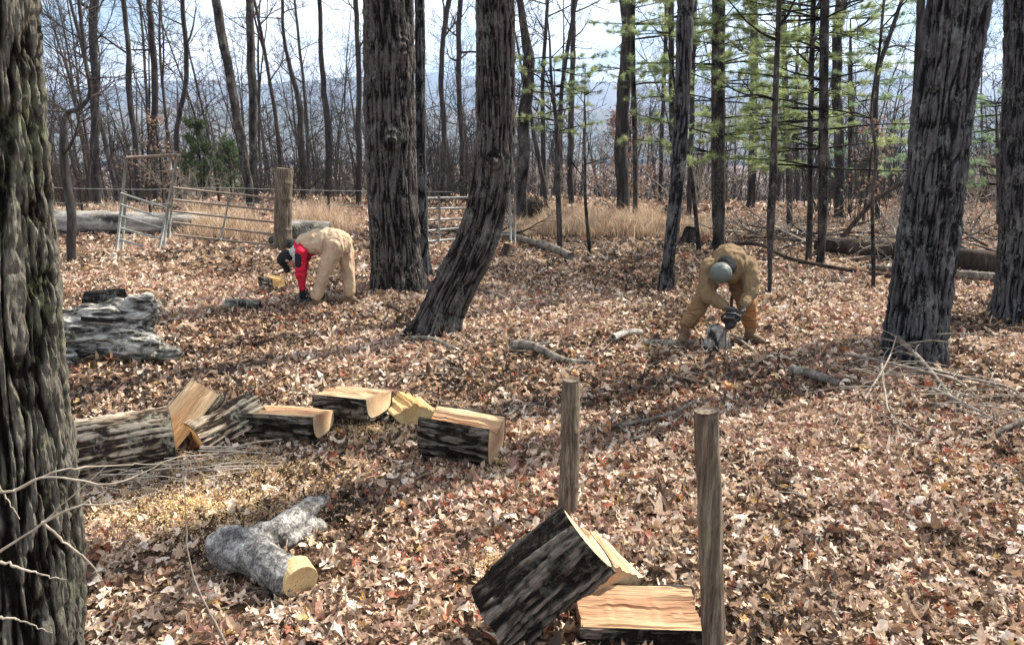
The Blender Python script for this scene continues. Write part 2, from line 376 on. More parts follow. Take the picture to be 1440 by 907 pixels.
def slim(name, D, rows, label, mat, ext=6., seed=1, nb=12, cfrom=.45, blen=2.2, cat='tree', maxl=3, kids=(6, 5, 4), amp=.1, up=.3, b0=None):
    path = np.array(px_path(D, rows)); g = float(ground(path[0][0], D)); p0 = path[0].copy()
    if p0[2] > g - .05: p0[2] = g - .08; path = np.vstack([p0, path])
    d = path[-1, :3] - path[-2, :3]; d /= np.linalg.norm(d); e = path[-1].copy(); e2 = np.array([*(e[:3] + d * ext * .5 + np.array([.1, .1, 0]) * ext * .2), e[3] * .6]); e3 = np.array([*(e[:3] + d * ext), e[3] * .2]); 
    if ext: path = np.vstack([path, e2, e3])
    root = empty(name, (p0[0], D, g), label=label, cat=cat); off = np.array(root.location)
    L = np.linalg.norm(np.diff(path[:, :3], axis=0), axis=1).sum(); s = np.linspace(0, L - 1e-3, int(L / .16) + 2); Q, _ = resample(path, s)
    r = random.Random(seed); Q[:, 0] += .35 * Q[0, 3] * fbm(P3(s * 1.1, seed * 7.1), 2, seed) ; t = MB(); t.tube(Q[:, :3] - off, Q[:, 3], 10, amp=amp, freq=14, seed=seed, zs=.3); t.build('trunk', mat, root, attr='h')
    b = MB()
    for c in range(nb):
        u = cfrom + (1 - cfrom) * r.random(); i = int(u * (len(s) - 1)); az = r.uniform(0, 6.28); el = r.uniform(.1, .9); dd = np.array([math.cos(az) * math.cos(el), math.sin(az) * math.cos(el), math.sin(el)])
        grow(b, r, Q[i, :3] - off, dd, blen * r.uniform(.5, 1.2), max(Q[i, 3] * r.uniform(.3, .5), .006), 1, maxl, up, .22, kids)
    if b.n: b.build('branches', mat, root)
    return root
B1, B2 = BARK_WOODS, BARK_WOODS2
DK = BARK_DARK
slim('forked_dead_tree', 21, [(733, 272, 18), (735, 220, 17), (739, 170, 17), (744, 110, 18), (743, 70, 15), (733, 30, 11), (726, -30, 9)], 'dark crooked trunk with a broken fork right of the curved trunk', DK, seed=2, nb=8, cfrom=.5)
slim('leaning_twin_tree', 24, [(351, 278, 13), (343, 230, 13), (333, 160, 13), (320, 90, 13), (309, 30, 13), (299, -30, 12)], 'tall dark trunk leaning left beside its upright neighbour behind the gate', DK, seed=4, cfrom=.6)
slim('upright_twin_tree', 25, [(358, 278, 12), (357, 200, 12), (355, 110, 12), (351, 30, 11), (349, -30, 11)], 'tall dark upright trunk right of the trunk that leans left behind the gate', DK, seed=6, cfrom=.55)
slim('grass_edge_tree', 22, [(876, 292, 19), (875, 230, 19), (876, 130, 20), (881, 60, 18), (882, -30, 17)], 'straight dark trunk rising behind the tan grass patch and reddish leaves', B1, seed=9, cfrom=.6)
slim('crooked_sapling', 14, [(100, 364, 13), (99, 300, 13), (92, 230, 12), (90, 190, 11), (94, 160, 8), (112, 152, 7), (124, 140, 6), (120, 90, 5), (112, 30, 5), (108, -30, 4)], 'small crooked sapling with a bent elbow left of the leaning bow gate', B1, seed=11, nb=16, cfrom=.25, blen=1.7, ext=2)
slim('thin_sapling', 15, [(787, 342, 8), (786, 280, 8), (784, 200, 6), (778, 140, 5), (775, 100, 4)], 'thin dark sapling in front of the tan grass, left one of two', DK, seed=13, ext=1.5, nb=8, blen=1)
slim('small_sapling', 14.5, [(829, 354, 6), (826, 310, 5), (823, 270, 5), (822, 200, 3)], 'very thin dark stem in front of the tan grass, right one of two', DK, seed=15, ext=1, nb=5, blen=.8)
slim('stubby_sapling', 11, [(1082, 406, 6), (1083, 372, 7), (1084, 320, 12), (1087, 250, 12), (1090, 180, 9), (1093, 80, 8), (1096, -20, 7)], 'dark sapling with a knotted thinner foot right of the helmeted man', DK, seed=17, ext=2, nb=10, cfrom=.4, blen=1.4)
slim('slender_right_sapling', 11.5, [(1228, 402, 6), (1227, 350, 6), (1226, 280, 5), (1232, 220, 5), (1226, 160, 4), (1238, 60, 4), (1245, -20, 3)], 'slender wavy sapling just left of the broad leaning trunk', DK, seed=19, ext=1, nb=8, cfrom=.4, blen=1)
slim('twin_stem_tree', 14, [(1137, 372, 10), (1139, 320, 9), (1140, 240, 8), (1140, 150, 8), (1144, 0, 7)], 'narrow dark stem standing close left of the pine beside the fallen log', DK, seed=21, ext=3, nb=5)
slim('split_sapling', 15, [(983, 352, 8), (979, 310, 7), (974, 260, 6), (966, 200, 6), (955, 150, 5)], 'thin stem leaning left behind the helmeted man', DK, seed=22, ext=1.5, nb=6, blen=.8)
for i, (D, rows, lb, mt) in enumerate([
    (26, [(768, 300, 8), (758, 220, 8), (748, 170, 7), (735, 110, 5)], 'thin leaning trunk between the forked dead tree and the grass', B1),
    (23, [(1178, 330, 17), (1180, 220, 17), (1176, 100, 17), (1182, -20, 16)], 'straight grey trunk just behind the pine beside the fallen log', B1),
    (28, [(1056, 330, 15), (1058, 220, 15), (1060, 100, 14), (1062, -20, 13)], 'straight grey trunk between two pines behind the dark knotted sapling', B1),
    (24, [(968, 330, 9), (972, 200, 10), (975, 100, 9), (978, -20, 9)], 'grey trunk directly behind the dark slanting trunk', B1),
    (20, [(1282, 335, 17), (1288, 200, 15), (1292, 60, 14), (1296, -20, 13)], 'narrow trunk half hidden by the left edge of the broad leaning trunk', B1),
    (22, [(1235, 330, 9), (1233, 220, 9), (1236, 100, 8), (1262, 20, 7), (1280, -30, 6)], 'slim trunk that bends right near the top, behind the leaning pole', B1),
    (27, [(1377, 335, 8), (1384, 270, 11), (1388, 230, 10), (1389, 215, 9)], 'short broken snag standing between the two big right trunks', B2),
    (30, [(136, 300, 16), (134, 200, 15), (132, 90, 14), (133, -20, 13)], 'straight grey trunk behind the crooked sapling', B1),
    (27, [(198, 300, 11), (192, 220, 10), (182, 120, 10), (178, 40, 8), (170, -20, 8)], 'slim grey trunk seen through the bow gate', B1),
    (28, [(222, 300, 12), (216, 220, 11), (218, 120, 11), (211, 40, 10), (208, -20, 9)], 'slim grey trunk beside the right post of the bow gate', B1),
    (26, [(255, 300, 9), (248, 200, 8), (262, 100, 8), (256, -20, 7)], 'narrow trunk rising behind the top of the long gate', B1),
    (28, [(428, 300, 12), (425, 220, 12), (420, 150, 10), (400, 60, 6), (396, -20, 5)], 'grey trunk with a leaning top right of the thick fence post', B1),
    (29, [(460, 298, 13), (462, 220, 12), (456, 130, 10), (452, 60, 8), (450, -20, 7)], 'grey trunk above the bent man in pale overalls', B1),
    (27, [(505, 305, 10), (504, 200, 10), (505, 100, 9), (500, -20, 8)], 'grey trunk close left of the thick straight trunk', B1),
    (30, [(622, 298, 10), (624, 200, 9), (621, 100, 9), (634, -20, 8)], 'grey trunk between the two thick dark trunks, left one', B1),
    (32, [(652, 292, 10), (649, 200, 9), (645, 100, 9), (648, -20, 8)], 'grey trunk between the two thick dark trunks, right one', B1),
    (30, [(803, 300, 11), (802, 220, 11), (804, 130, 10), (806, 60, 9), (808, -20, 8)], 'grey trunk behind the thin dark sapling at the grass patch', B1),
    (33, [(928, 300, 7), (930, 200, 8), (934, 100, 7), (940, -20, 7)], 'thin grey trunk beyond the right end of the grass patch', B1)]):
    slim('woodland_tree', D, [(a_, b_, c_ * .82) for a_, b_, c_ in rows], lb, mt, seed=40 + i, nb=9, cfrom=.45, blen=2.6, ext=4 if i != 6 else 0)

# ------------------------------------------------------------------ woods behind
G1 = 'tall bare trees in the woods behind the clearing'; G2 = 'slender young trees in the woods behind the clearing'; G3 = 'brushy thickets behind the clearing'
LT = ['tall bare grey tree with high branches in the woods behind the clearing', 'tall bare brown tree with a forked top in the woods behind the clearing']
protos = []
for i in range(6):
    H = rnd.uniform(14, 19); protos.append(wood_tree('bare_tree', 100 + i, H, rnd.uniform(.075, .14), rnd.uniform(.3, .42), 20, 4.2, (B1, B2)[i % 2], wob=.035, low=2, fork=i % 2 == 1, maxl=3, kids=(6, 6, 4), label=LT[i % 2], cat='tree', group=G1))
young = []
for i in range(6):
    H = rnd.uniform(6, 10); young.append(wood_tree('young_tree', 200 + i, H, rnd.uniform(.03, .055), .22, 24, 2.6, (B1, B2)[i % 2], wob=.07, low=4, maxl=3, kids=(6, 5, 4), lean=rnd.uniform(-.15, .15), label='slender young bare tree with fine twigs in the woods behind the clearing', cat='tree', group=G2))
def thicket(seed, mat, leafy=False):
    r = random.Random(seed); root = empty('bare_shrub', label='low tangle of bare grey stems in the woods behind the clearing', cat='shrub', group=G3); b = MB()
    for c in range(12):
        az = r.uniform(0, 6.28); el = r.uniform(.7, 1.4); dd = np.array([math.cos(az) * math.cos(el), math.sin(az) * math.cos(el), math.sin(el)])
        grow(b, r, np.array([r.gauss(0, .3), r.gauss(0, .3), -.1]), dd, r.uniform(1.4, 3.), .014, 1, 3, .3, .3, (6, 6, 4))
    b.build('stems', mat, root); return root
shrubs = [thicket(300 + i, (B1, B2, TWIG)[i % 3]) for i in range(4)]
used = set()
def scatter(ps, n, r0, r1, smin, smax, seed, keepout=None, half=.93):
    r = random.Random(seed); k = 0; tries = 0
    while k < n and tries < 6000:
        tries += 1; D = math.sqrt(r.uniform(r0 * r0, r1 * r1)); a = r.uniform(-half, half) * .78; x, y = D * math.sin(a), D * math.cos(a)
        if keepout and keepout(x, y): continue
        j = r.randrange(len(ps)); src = ps[j]
        if id(src) in used: o = copy_tree(src)
        else: used.add(id(src)); o = src
        o.location = onground(x, y); o.rotation_euler = (r.gauss(0, .03), r.gauss(0, .03), r.uniform(0, 6.28)); s = r.uniform(smin, smax); o.scale = (s, s, s); k += 1
def ko(x, y): return y < 26 and abs(x) < 14 or (y < 30 and 0 < x / y < .22)
scatter(protos, 155, 33, 105, .8, 1.15, 1, ko)
scatter(young, 230, 23, 75, .75, 1.3, 2, ko)
scatter(shrubs, 150, 22, 60, .7, 1.5, 3, lambda x, y: (y < 24 and x / y < .3) or (y < 29 and -.02 < x / y < .24) or y < 19)
# trees behind and beside the camera that throw the dappled shade on the clearing
for i, (x, y) in enumerate([(14, 12), (19, 8), (22, 16), (10.5, 2), (25, 11), (17, 22)]):
    o = copy_tree(protos[i % 6]); o.location = onground(x, y); o.rotation_euler = (0, 0, i * 1.3)
    o['label'] = 'tall bare tree standing right of the clearing beyond the edge of the photo'; o['group'] = 'trees beside the clearing'
# the wood further off
dw = MB(); r = random.Random(5)
for i in range(2700):
    D = 70 + 260 * r.random() ** 1.3; a = r.uniform(-.92, .92); x, y = D * math.sin(a), D * math.cos(a); g = float(ground(x, y)); H = r.uniform(11, 18); w = r.uniform(.12, .26)
    p = [np.array([x, y, g - .5]), np.array([x + r.gauss(0, .4), y, g + H * .5]), np.array([x + r.gauss(0, .8), y, g + H])]; dw.tube(p, [w, w * .7, .03], 4, cap=False)
    for c in range(16):
        t = r.uniform(.2, .95); q = p[0] + (p[2] - p[0]) * t; az = r.uniform(0, 6.28); el = r.uniform(.2, 1.1); LL = r.uniform(1.5, 4) * (1.2 - t * .7); dd = np.array([math.cos(az) * math.cos(el), math.sin(az) * math.cos(el), math.sin(el)]) * LL
        dw.tube([q, q + dd * .5 + np.array([0, 0, -.1]), q + dd], [.05, .035, .02], 3, cap=False)
        for e in range(2):
            q2 = q + dd * r.uniform(.3, .8); d2 = np.array([r.gauss(0, 1), r.gauss(0, 1), abs(r.gauss(0, .8))]) * .8; dw.tube([q2, q2 + d2 * .5, q2 + d2], [.03, .025, .02], 3, cap=False)
tag(dw.build('distant_wood', B1), 'far grey bare wood filling the slope below the clearing', 'wood', kind='stuff')

# ------------------------------------------------------------------ needles and pines
def m_leafy(name, stops, tr=.45, rough=.6):
    n = NT(name); return n.finish(n.ramp(n.attr('rnd'), stops), rough, transl=tr, spec=.25)
NEEDLE = m_leafy('pine_needles', [(0, (.12, .16, .07)), (.5, (.28, .35, .155)), (.85, (.44, .49, .24)), (1, (.62, .52, .22))], .62)
CEDAR = m_leafy('cedar_leaf', [(0, (.03, .06, .025)), (1, (.12, .16, .06))], .3)
BEECH = m_leafy('dry_leaf', [(0, (.2, .12, .08)), (.6, (.34, .22, .16)), (1, (.48, .34, .25))], .4)
PALEPINE = m_leafy('pale_needles', [(0, (.16, .25, .14)), (1, (.34, .45, .24))], .6)
def tuft(m, rg, c, d, n, L, w, sp=.8):
    d = d / (np.linalg.norm(d) + 1e-9)
    D = rg.normal(0, sp, (n, 3)) + d * 1.0; D /= np.linalg.norm(D, axis=1, keepdims=True)
    S = np.cross(D, rg.normal(0, 1, (n, 3))); S /= np.linalg.norm(S, axis=1, keepdims=True); l = L * rg.uniform(.6, 1.15, (n, 1)); c0 = c + rg.normal(0, L * .12, (n, 3))
    V = np.stack([c0 - S * w, c0 + S * w, c0 + D * l], 1).reshape(-1, 3); m.add(V, np.arange(3 * n).reshape(-1, 3), np.repeat(np.clip(rg.uniform(0, 1) * .6 + rg.uniform(0, .4, n), 0, 1), 3))
def pine(name, D, rows, z0, z1, nw, blen, label, mat=NEEDLE, side=None, seed=1, ext=5, L=.12, w=.004, nn=22, dens=4.8):
    path = np.array(px_path(D, rows)); g = float(ground(path[0][0], D)); p0 = path[0].copy(); p0[2] = g - .08; p0[3] *= 1.15
    d = path[-1, :3] - path[-2, :3]; d /= np.linalg.norm(d); e = path[-1].copy(); e3 = np.array([*(e[:3] + d * ext), e[3] * .25]); path = np.vstack([p0, path, e3])
    root = empty(name, (p0[0], D, g), label=label, cat='tree'); off = np.array(root.location)
    Lh = np.linalg.norm(np.diff(path[:, :3], axis=0), axis=1).sum(); s = np.linspace(0, Lh - 1e-3, 60); Q, _ = resample(path, s)
    t = MB(); t.tube(Q[:, :3] - off, Q[:, 3], 14, amp=.1, freq=14, seed=seed); t.build('trunk', DK, root, attr='h')
    r = random.Random(seed); rg = np.random.default_rng(seed); b = MB(); f = MB()
    for wv in range(nw):
        z = z0 + (z1 - z0) * (wv + r.uniform(0, .5)) / nw; i = int(np.clip(np.searchsorted(Q[:, 2] - off[2], z), 1, 59)); c = Q[i, :3] - off
        for q in range(r.choice([3, 4, 5])):
            az = r.uniform(0, 6.28) if side is None or r.random() < .3 else side + r.gauss(0, .7)
            LL = blen * r.uniform(.45, 1.15); dd = np.array([math.cos(az), math.sin(az), r.uniform(-.05, .28)]); n = 8; pts = [c]; p = c.copy()
            for k in range(n):
                dd = dd + np.array([r.gauss(0, .07), r.gauss(0, .07), r.gauss(.0, .04) - .012]); dd /= np.linalg.norm(dd); p = p + dd * LL / n; pts.append(p.copy())
            pts = np.array(pts); b.tube(pts, np.linspace(.018, .005, n + 1), 4, cap=False)
            for k in range(int(LL * dens)):
                u = r.uniform(.32, 1.) ** .8; ii = min(int(u * n), n - 1); pp = pts[ii] + (pts[ii + 1] - pts[ii]) * (u * n - ii)
                a2 = math.atan2(dd[1], dd[0]) + r.choice([-1, 1]) * r.uniform(.3, 1.2); sl = r.uniform(.15, .55) * (1.25 - u * .6); sd = np.array([math.cos(a2), math.sin(a2), r.uniform(-.1, .25)])
                b.tube([pp, pp + sd * sl * .5, pp + sd * sl], [.006, .005, .003], 3, cap=False)
                for h in range(2 + int(sl * 7)): tuft(f, rg, pp + sd * sl * r.uniform(.3, 1.05) + np.array([0, 0, r.gauss(0, .02)]), sd + np.array([0, 0, .3]), nn, L, w)
    b.build('branches', DK, root); fo = f.build('needles', mat, root, smooth=False, attr='rnd')
    return root
pine('white_pine', 15.6, [(1010, 346, 20), (1010, 280, 20), (1010, 180, 20), (1010, 80, 19), (1011, -20, 18)], 1.8, 7.5, 16, 2.1, 'young white pine with a straight dark trunk right behind the helmeted man', seed=3, side=None)
pine('white_pine', 13.6, [(1153, 372, 14), (1157, 300, 14), (1158, 200, 14), (1159, 80, 13), (1160, -20, 12)], 1.6, 7.0, 20, 2.0, 'young white pine with the fullest light green boughs, beside the fallen log', seed=5, side=2.6, dens=5.5)
pine('white_pine', 19, [(1112, 335, 10), (1110, 250, 10), (1104, 120, 9), (1100, 0, 8)], 2.0, 8, 16, 2.2, 'slim white pine between the knotted sapling and the fuller pine', seed=7)
pine('white_pine', 20, [(948, 330, 9), (946, 200, 9), (944, 80, 8), (944, -20, 8)], 3.2, 8.5, 11, 1.9, 'slim white pine half hidden behind the dark slanting trunk', seed=9)
pine('white_pine', 21, [(893, 305, 8), (893, 200, 8), (890, 80, 7), (890, -20, 7)], 3.6, 8, 9, 1.7, 'slim white pine beside the dark trunk at the grass patch', seed=11, dens=4.5)
pine('pine_sapling', 19, [(783, 330, 4), (782, 250, 4), (781, 180, 3), (780, 130, 2)], 2.4, 4.4, 7, 1.1, 'small green pine sapling showing above the thin dark sapling', seed=13, ext=.8)
pine('pine_sapling', 20, [(1405, 350, 6), (1404, 260, 5), (1402, 190, 4)], .8, 4.2, 11, 1.3, 'pale green young pine between the two big right trunks', mat=PALEPINE, seed=15, ext=.8)
pine('pine_sapling', 24, [(1196, 335, 6), (1196, 240, 6), (1196, 100, 6)], 1.0, 6.5, 12, 1.8, 'hazy young pine behind the leaning pole', mat=PALEPINE, seed=16, ext=1.5)
def bushy(name, x_px, D, H, W, mat, label, cat, seed, n=900, L=.1, nn=8, w=.012):
    p = at(x_px, 300, D); g = float(ground(p[0], D)); root = empty(name, (p[0], D, g), label=label, cat=cat); r = random.Random(seed); rg = np.random.default_rng(seed); b = MB(); f = MB()
    b.tube([np.array([0, 0, -.1]), np.array([.03, 0, H * .5]), np.array([0, 0, H * .95])], [.05, .035, .01], 6)
    for i in range(70):
        z = H * r.uniform(.12, .97); az = r.uniform(0, 6.28); LL = W * (1.05 - z / H) * r.uniform(.6, 1.1) + .12; d = np.array([math.cos(az), math.sin(az), r.uniform(.1, .7)]); c = np.array([0, 0, z])
        b.tube([c, c + d * LL * .5, c + d * LL], [.012, .008, .004], 3, cap=False)
        for k in range(n // 70): tuft(f, rg, c + d * LL * r.uniform(.25, 1.05) + np.array([r.gauss(0, .07), r.gauss(0, .07), r.gauss(0, .07)]), d, nn, L, w)
    b.build('stem', B2, root); f.build('foliage', mat, root, smooth=False, attr='rnd'); return root
bushy('cedar_tree', 287, 27, 2.9, 1.0, CEDAR, 'small dark green cedar behind the long gate', 'tree', 3, 1500)
bushy('cedar_tree', 328, 30, 2.5, .9, CEDAR, 'second small cedar right of the first, behind the long gate', 'tree', 4, 1200)
bushy('beech_sapling', 868, 25, 3.4, 1.6, BEECH, 'leafy sapling holding dry pinkish brown leaves behind the grass patch', 'tree', 5, 900, .08, 4, .025)
bushy('beech_sapling', 232, 24, 2.9, 1.2, BEECH, 'leafy sapling with reddish dry leaves behind the bow gate', 'tree', 6, 260, .08, 3, .025)
bushy('beech_sapling', 1215, 21, 3.0, 1.1, BEECH, 'leafy sapling with dry brown leaves behind the leaning pole', 'tree', 7, 260, .08, 3, .025)
# ------------------------------------------------------------------ ground, hills
def sheet(name, rs, na, zf, mat, a0=-math.pi, a1=math.pi, center=(0, 0)):
    A = np.linspace(a0, a1, na); RR, AA = np.meshgrid(rs, A, indexing='ij'); x = RR * np.sin(AA) + center[0]; y = RR * np.cos(AA) + center[1]; V = np.stack([x, y, zf(x, y)], -1).reshape(-1, 3)
    n = len(rs); i, j = np.meshgrid(np.arange(n - 1), np.arange(na - 1), indexing='ij'); i = i.ravel(); j = j.ravel()
    m = MB(); m.add(V, np.stack([i * na + j, (i + 1) * na + j, (i + 1) * na + j + 1, i * na + j + 1], 1)); return m.build(name, mat)
n = NT('forest_floor'); v = n.coord(); vo = n.n('ShaderNodeTexVoronoi'); vo.inputs['Scale'].default_value = 11; n.l(v, vo.inputs['Vector'])
sepc = n.n('ShaderNodeSeparateColor'); n.l(vo.outputs['Color'], sepc.inputs[0])
c1 = n.ramp(sepc.outputs[0], [(0, (.05, .03, .02)), (.35, (.15, .095, .06)), (.7, (.26, .17, .11)), (1, (.36, .26, .17))])
big = n.noise(v, .25, 5, .6); c2 = n.mix(.45, c1, n.ramp(big, [(.35, (.5, .45, .42)), (.65, (1, 1, 1))]), 'MULTIPLY')
nearm = n.noise(v, 30, 4, .7)
n.finish(n.mix(.5, c2, n.ramp(nearm, [(.3, (.35, .3, .28)), (.65, (1, 1, 1))]), 'MULTIPLY'), .95, nearm, .8, .03, spec=.1); FLOOR = n.m
rs = np.concatenate([[.05], np.arange(.5, 16, .16), np.arange(16, 60, .8), np.arange(60, 200, 5), np.geomspace(200, 7500, 40)])
tag(sheet('ground', rs, 420, ground, FLOOR), kind='structure')
n = NT('far_hills'); v = n.coord(); f = n.noise(v, .02, 8, .7); f2 = n.noise(v, .0025, 4, .6)
n.finish(n.mix(.5, n.ramp(f, [(.3, (.05, .04, .032)), (.5, (.1, .085, .065)), (.7, (.16, .13, .1))]), n.ramp(f2, [(.4, (.05, .07, .045)), (.6, (.15, .12, .09))])), .95, spec=.05); HILL = n.m
def ridge(d0, d1, peak, seed, f=900., a0=-1.0, a1=1.0, tilt=0.):
    rs = np.linspace(d0, d1, 36)
    def zf(x, y):
        r_ = np.hypot(x, y); t = (r_ - d0) / (d1 - d0); th = np.arctan2(x, y)
        prof = np.sin(np.clip(t, 0, 1) * math.pi) ** 1.2; amp = peak * (1 + tilt * th + .38 * fbm(P3(x / f, y / f), 3, seed)); spur = .14 * peak * (1 - np.abs(noise(P3(x / 260, y / 260), seed + 9)))
        return -32 + prof * (amp + spur + 32) + 4 * noise(P3(x / 40, y / 40), seed)
    return tag(sheet('mountain', rs, 260, zf, HILL, a0, a1), kind='structure')
ridge(1500, 2700, 72, 3, 700, tilt=.35)
ridge(2900, 4600, 205, 8, 1300, tilt=.35)

# ------------------------------------------------------------------ leaf litter
def m_litter(name):
    n = NT(name); a = n.attr('rnd'); base = n.ramp(a, [(0, (.06, .038, .026)), (.16, (.14, .088, .058)), (.34, (.34, .22, .14)), (.5, (.56, .395, .26)), (.64, (.74, .58, .43)), (.78, (.86, .75, .62)), (.86, (.3, .1, .055)), (.93, (.34, .13, .075)), (.955, (.5, .3, .1)), (.98, (.62, .47, .2)), (1, (.4, .14, .04))])
    v = n.coord(); f = n.noise(v, 55, 4, .6); base = n.mix(.6, base, n.ramp(f, [(.3, (.55, .5, .48)), (.62, (1, 1, 1))]), 'MULTIPLY')
    return n.finish(base, .5, f, .3, .004, transl=.22, spec=.35)
LITTER = m_litter('leaf_litter')
def leaf_mass(mb, rg, x, y, size, detail, lift=.03, tilt=.5, dz=None, tone=None):
    n = len(x); z = ground(x, y) + (rg.uniform(.0, lift, n) if dz is None else dz)
    if detail == 2: # oak leaf, midrib folded, lobed
        st = np.array([0, .14, .3, .42, .58, .7, .86, 1.]); wd = np.array([.03, .1, .3, .15, .36, .17, .24, .02])
    elif detail == 1: st = np.array([0, .3, .55, .8, 1.]); wd = np.array([.03, .27, .19, .3, .03])
    else: st = np.array([0, .5, 1.]); wd = np.array([.06, .34, .06])
    k = len(st); L = size * (.45 + .95 * rg.random(n) ** 1.3)[:, None]; W = L * rg.uniform(.75, 1.15, (n, 1)); nar = rg.uniform(0, 1, (n, 1)) < .25; W = np.where(nar, W * .55, W)
    jit = rg.uniform(.7, 1.3, (n, k)); u = (st[None] - .5) * L
    bend = rg.normal(0, 1.4, (n, 1)); fold = rg.uniform(-.5, 1.15, (n, 1)); twist = rg.normal(0, .7, (n, 1))
    hz = bend * (st[None] - .5) ** 2 * L
    P = np.zeros((n, k, 3, 3))
    for c, sg in ((0, -1), (1, 0), (2, 1)):
        w = sg * wd[None] * W * jit; tw = twist * (st[None] - .5)
        P[:, :, c, 0] = u + (.06 * L if sg else 0) ; P[:, :, c, 1] = w * np.cos(fold) * np.cos(tw); P[:, :, c, 2] = hz + np.abs(w) * np.sin(fold) + w * np.sin(tw) + (rg.normal(0, .05, (n, k)) * L if sg else 0)
    az = rg.uniform(0, 2 * math.pi, n); tx = rg.normal(0, tilt, n); ty = rg.normal(0, tilt * .8, n)
    cx, sx, cy, sy, cz, sz = np.cos(tx), np.sin(tx), np.cos(ty), np.sin(ty), np.cos(az), np.sin(az)
    M = np.zeros((n, 3, 3)); M[:, 0, 0] = cz * cy; M[:, 0, 1] = cz * sy * sx - sz * cx; M[:, 0, 2] = cz * sy * cx + sz * sx; M[:, 1, 0] = sz * cy; M[:, 1, 1] = sz * sy * sx + cz * cx; M[:, 1, 2] = sz * sy * cx - cz * sx; M[:, 2, 0] = -sy; M[:, 2, 1] = cy * sx; M[:, 2, 2] = cy * cx
    V = np.einsum('nij,nkcj->nkci', M, P); lowz = V[..., 2].min(axis=(1, 2)); z = np.maximum(z, ground(x, y) - lowz * .55)
    V = V + np.stack([x, y, z], -1)[:, None, None]
    i = np.arange(n)[:, None, None] * (k * 3); a = np.arange(k - 1)[None, :, None] * 3; b = np.arange(2)[None, None]; q = i + a + b
    F = np.stack([q, q + 1, q + 4, q + 3], -1).reshape(-1, 4)
    t = rg.uniform(0, 1, n) if tone is None else tone
    mb.add(V.reshape(-1, 3), F, np.repeat(t, k * 3))
rg = np.random.default_rng(11)
def band(n, y0, y1, half=.86, extra=.9):
    y = np.sqrt(rg.uniform(y0 * y0, y1 * y1, n)); x = rg.uniform(-1, 1, n) * (half * y + extra); return x, y
def tones(x, y):
    """which leaves fell where: more red oak leaves in a few patches"""
    n = len(x); t = rg.uniform(0, .84, n); patch = noise(P3(x / 1.6, y / 2.2), 21) * .5 + .5; dark = fbm(P3(x / 1.1, y / 1.3), 3, 22)
    t = np.clip(t - .3 * np.clip(dark, -.7, 1), 0, .84); red = rg.uniform(0, 1, n) < (.025 + .13 * np.clip(patch - .5, 0, 1) * 2); t[red] = rg.uniform(.85, .94, red.sum())
    s = rg.uniform(0, 1, n) < .02 * (1 - np.clip(y / 25, 0, 1)); t[s] = rg.uniform(.95, 1, s.sum()); return t
mb = MB()
x, y = band(42000, 1.6, 6.2); leaf_mass(mb, rg, x, y, .078, 2, .05, .5, tone=tones(x, y))
x, y = band(62000, 6.0, 12.5); leaf_mass(mb, rg, x, y, .088, 1, .05, .5, tone=tones(x, y))
x, y = band(75000, 12.3, 26); leaf_mass(mb, rg, x, y, .12, 0, .05, .45, tone=tones(x, y))
x, y = band(52000, 26, 60); leaf_mass(mb, rg, x, y, .26, 0, .06, .4, tone=tones(x, y))
tag(mb.build('fallen_leaves', LITTER, smooth=False, attr='rnd'), 'deep brown and tan oak leaf litter covering the whole clearing', 'fallen leaves', kind='stuff')
# fallen twigs
tw = MB(); r = random.Random(9)
for i in range(1500):
    D = math.sqrt(r.uniform(4, 24 ** 2)); x = r.uniform(-.8, .8) * D; L = r.uniform(.12, .6) * (1 + D / 25); az = r.uniform(0, 6.28); p = []; ww = r.uniform(.0016, .0055)
    for k in range(4):
        xx, yy = x + math.cos(az) * L * k / 3 + r.gauss(0, L * .04), D + math.sin(az) * L * k / 3 + r.gauss(0, L * .04); p.append(onground(xx, yy, .035 + r.uniform(0, .035)))
    tw.tube(p, [ww, ww, ww * .7, ww * .4], 4, cap=False)
tag(tw.build('twig_litter', TWIG), 'thin fallen twigs scattered over the leaf litter', 'twigs', kind='stuff')
# sawdust
SAWD = m_flat('sawdust', (.66, .47, .24), var=.3); sd = MB()
for (px, py, rx, ry, n_) in ((270, 720, .95, .5, 17000), (340, 660, .8, .2, 5000), (520, 612, .6, .2, 2500), (690, 655, .35, .2, 1200), (1060, 505, .3, .2, 600), (700, 800, .25, .15, 1200)):
    c = gp(px, py); a = rg.uniform(0, 6.283, n_); q = np.abs(rg.normal(0, .55, n_)); x = c[0] + rx * q * np.cos(a); y = c[1] + ry * q * np.sin(a); z = ground(x, y) + rg.uniform(.02, .075, n_)
    D = rg.normal(0, 1, (n_, 3)) * [1, 1, .4]; D /= np.linalg.norm(D, axis=1, keepdims=True); S = np.cross(D, rg.normal(0, 1, (n_, 3))); S /= np.linalg.norm(S, axis=1, keepdims=True); s = rg.uniform(.004, .013, (n_, 1))
    C = np.stack([x, y, z], -1); s = s * .6; sd.add(np.stack([C - D * s, C + S * s * .5, C + D * s, C - S * s * .5], 1).reshape(-1, 3), np.arange(4 * n_).reshape(-1, 4))
tag(sd.build('sawdust', SAWD, smooth=False), 'pale yellow sawdust sprinkled round the cut logs', 'sawdust', kind='stuff')
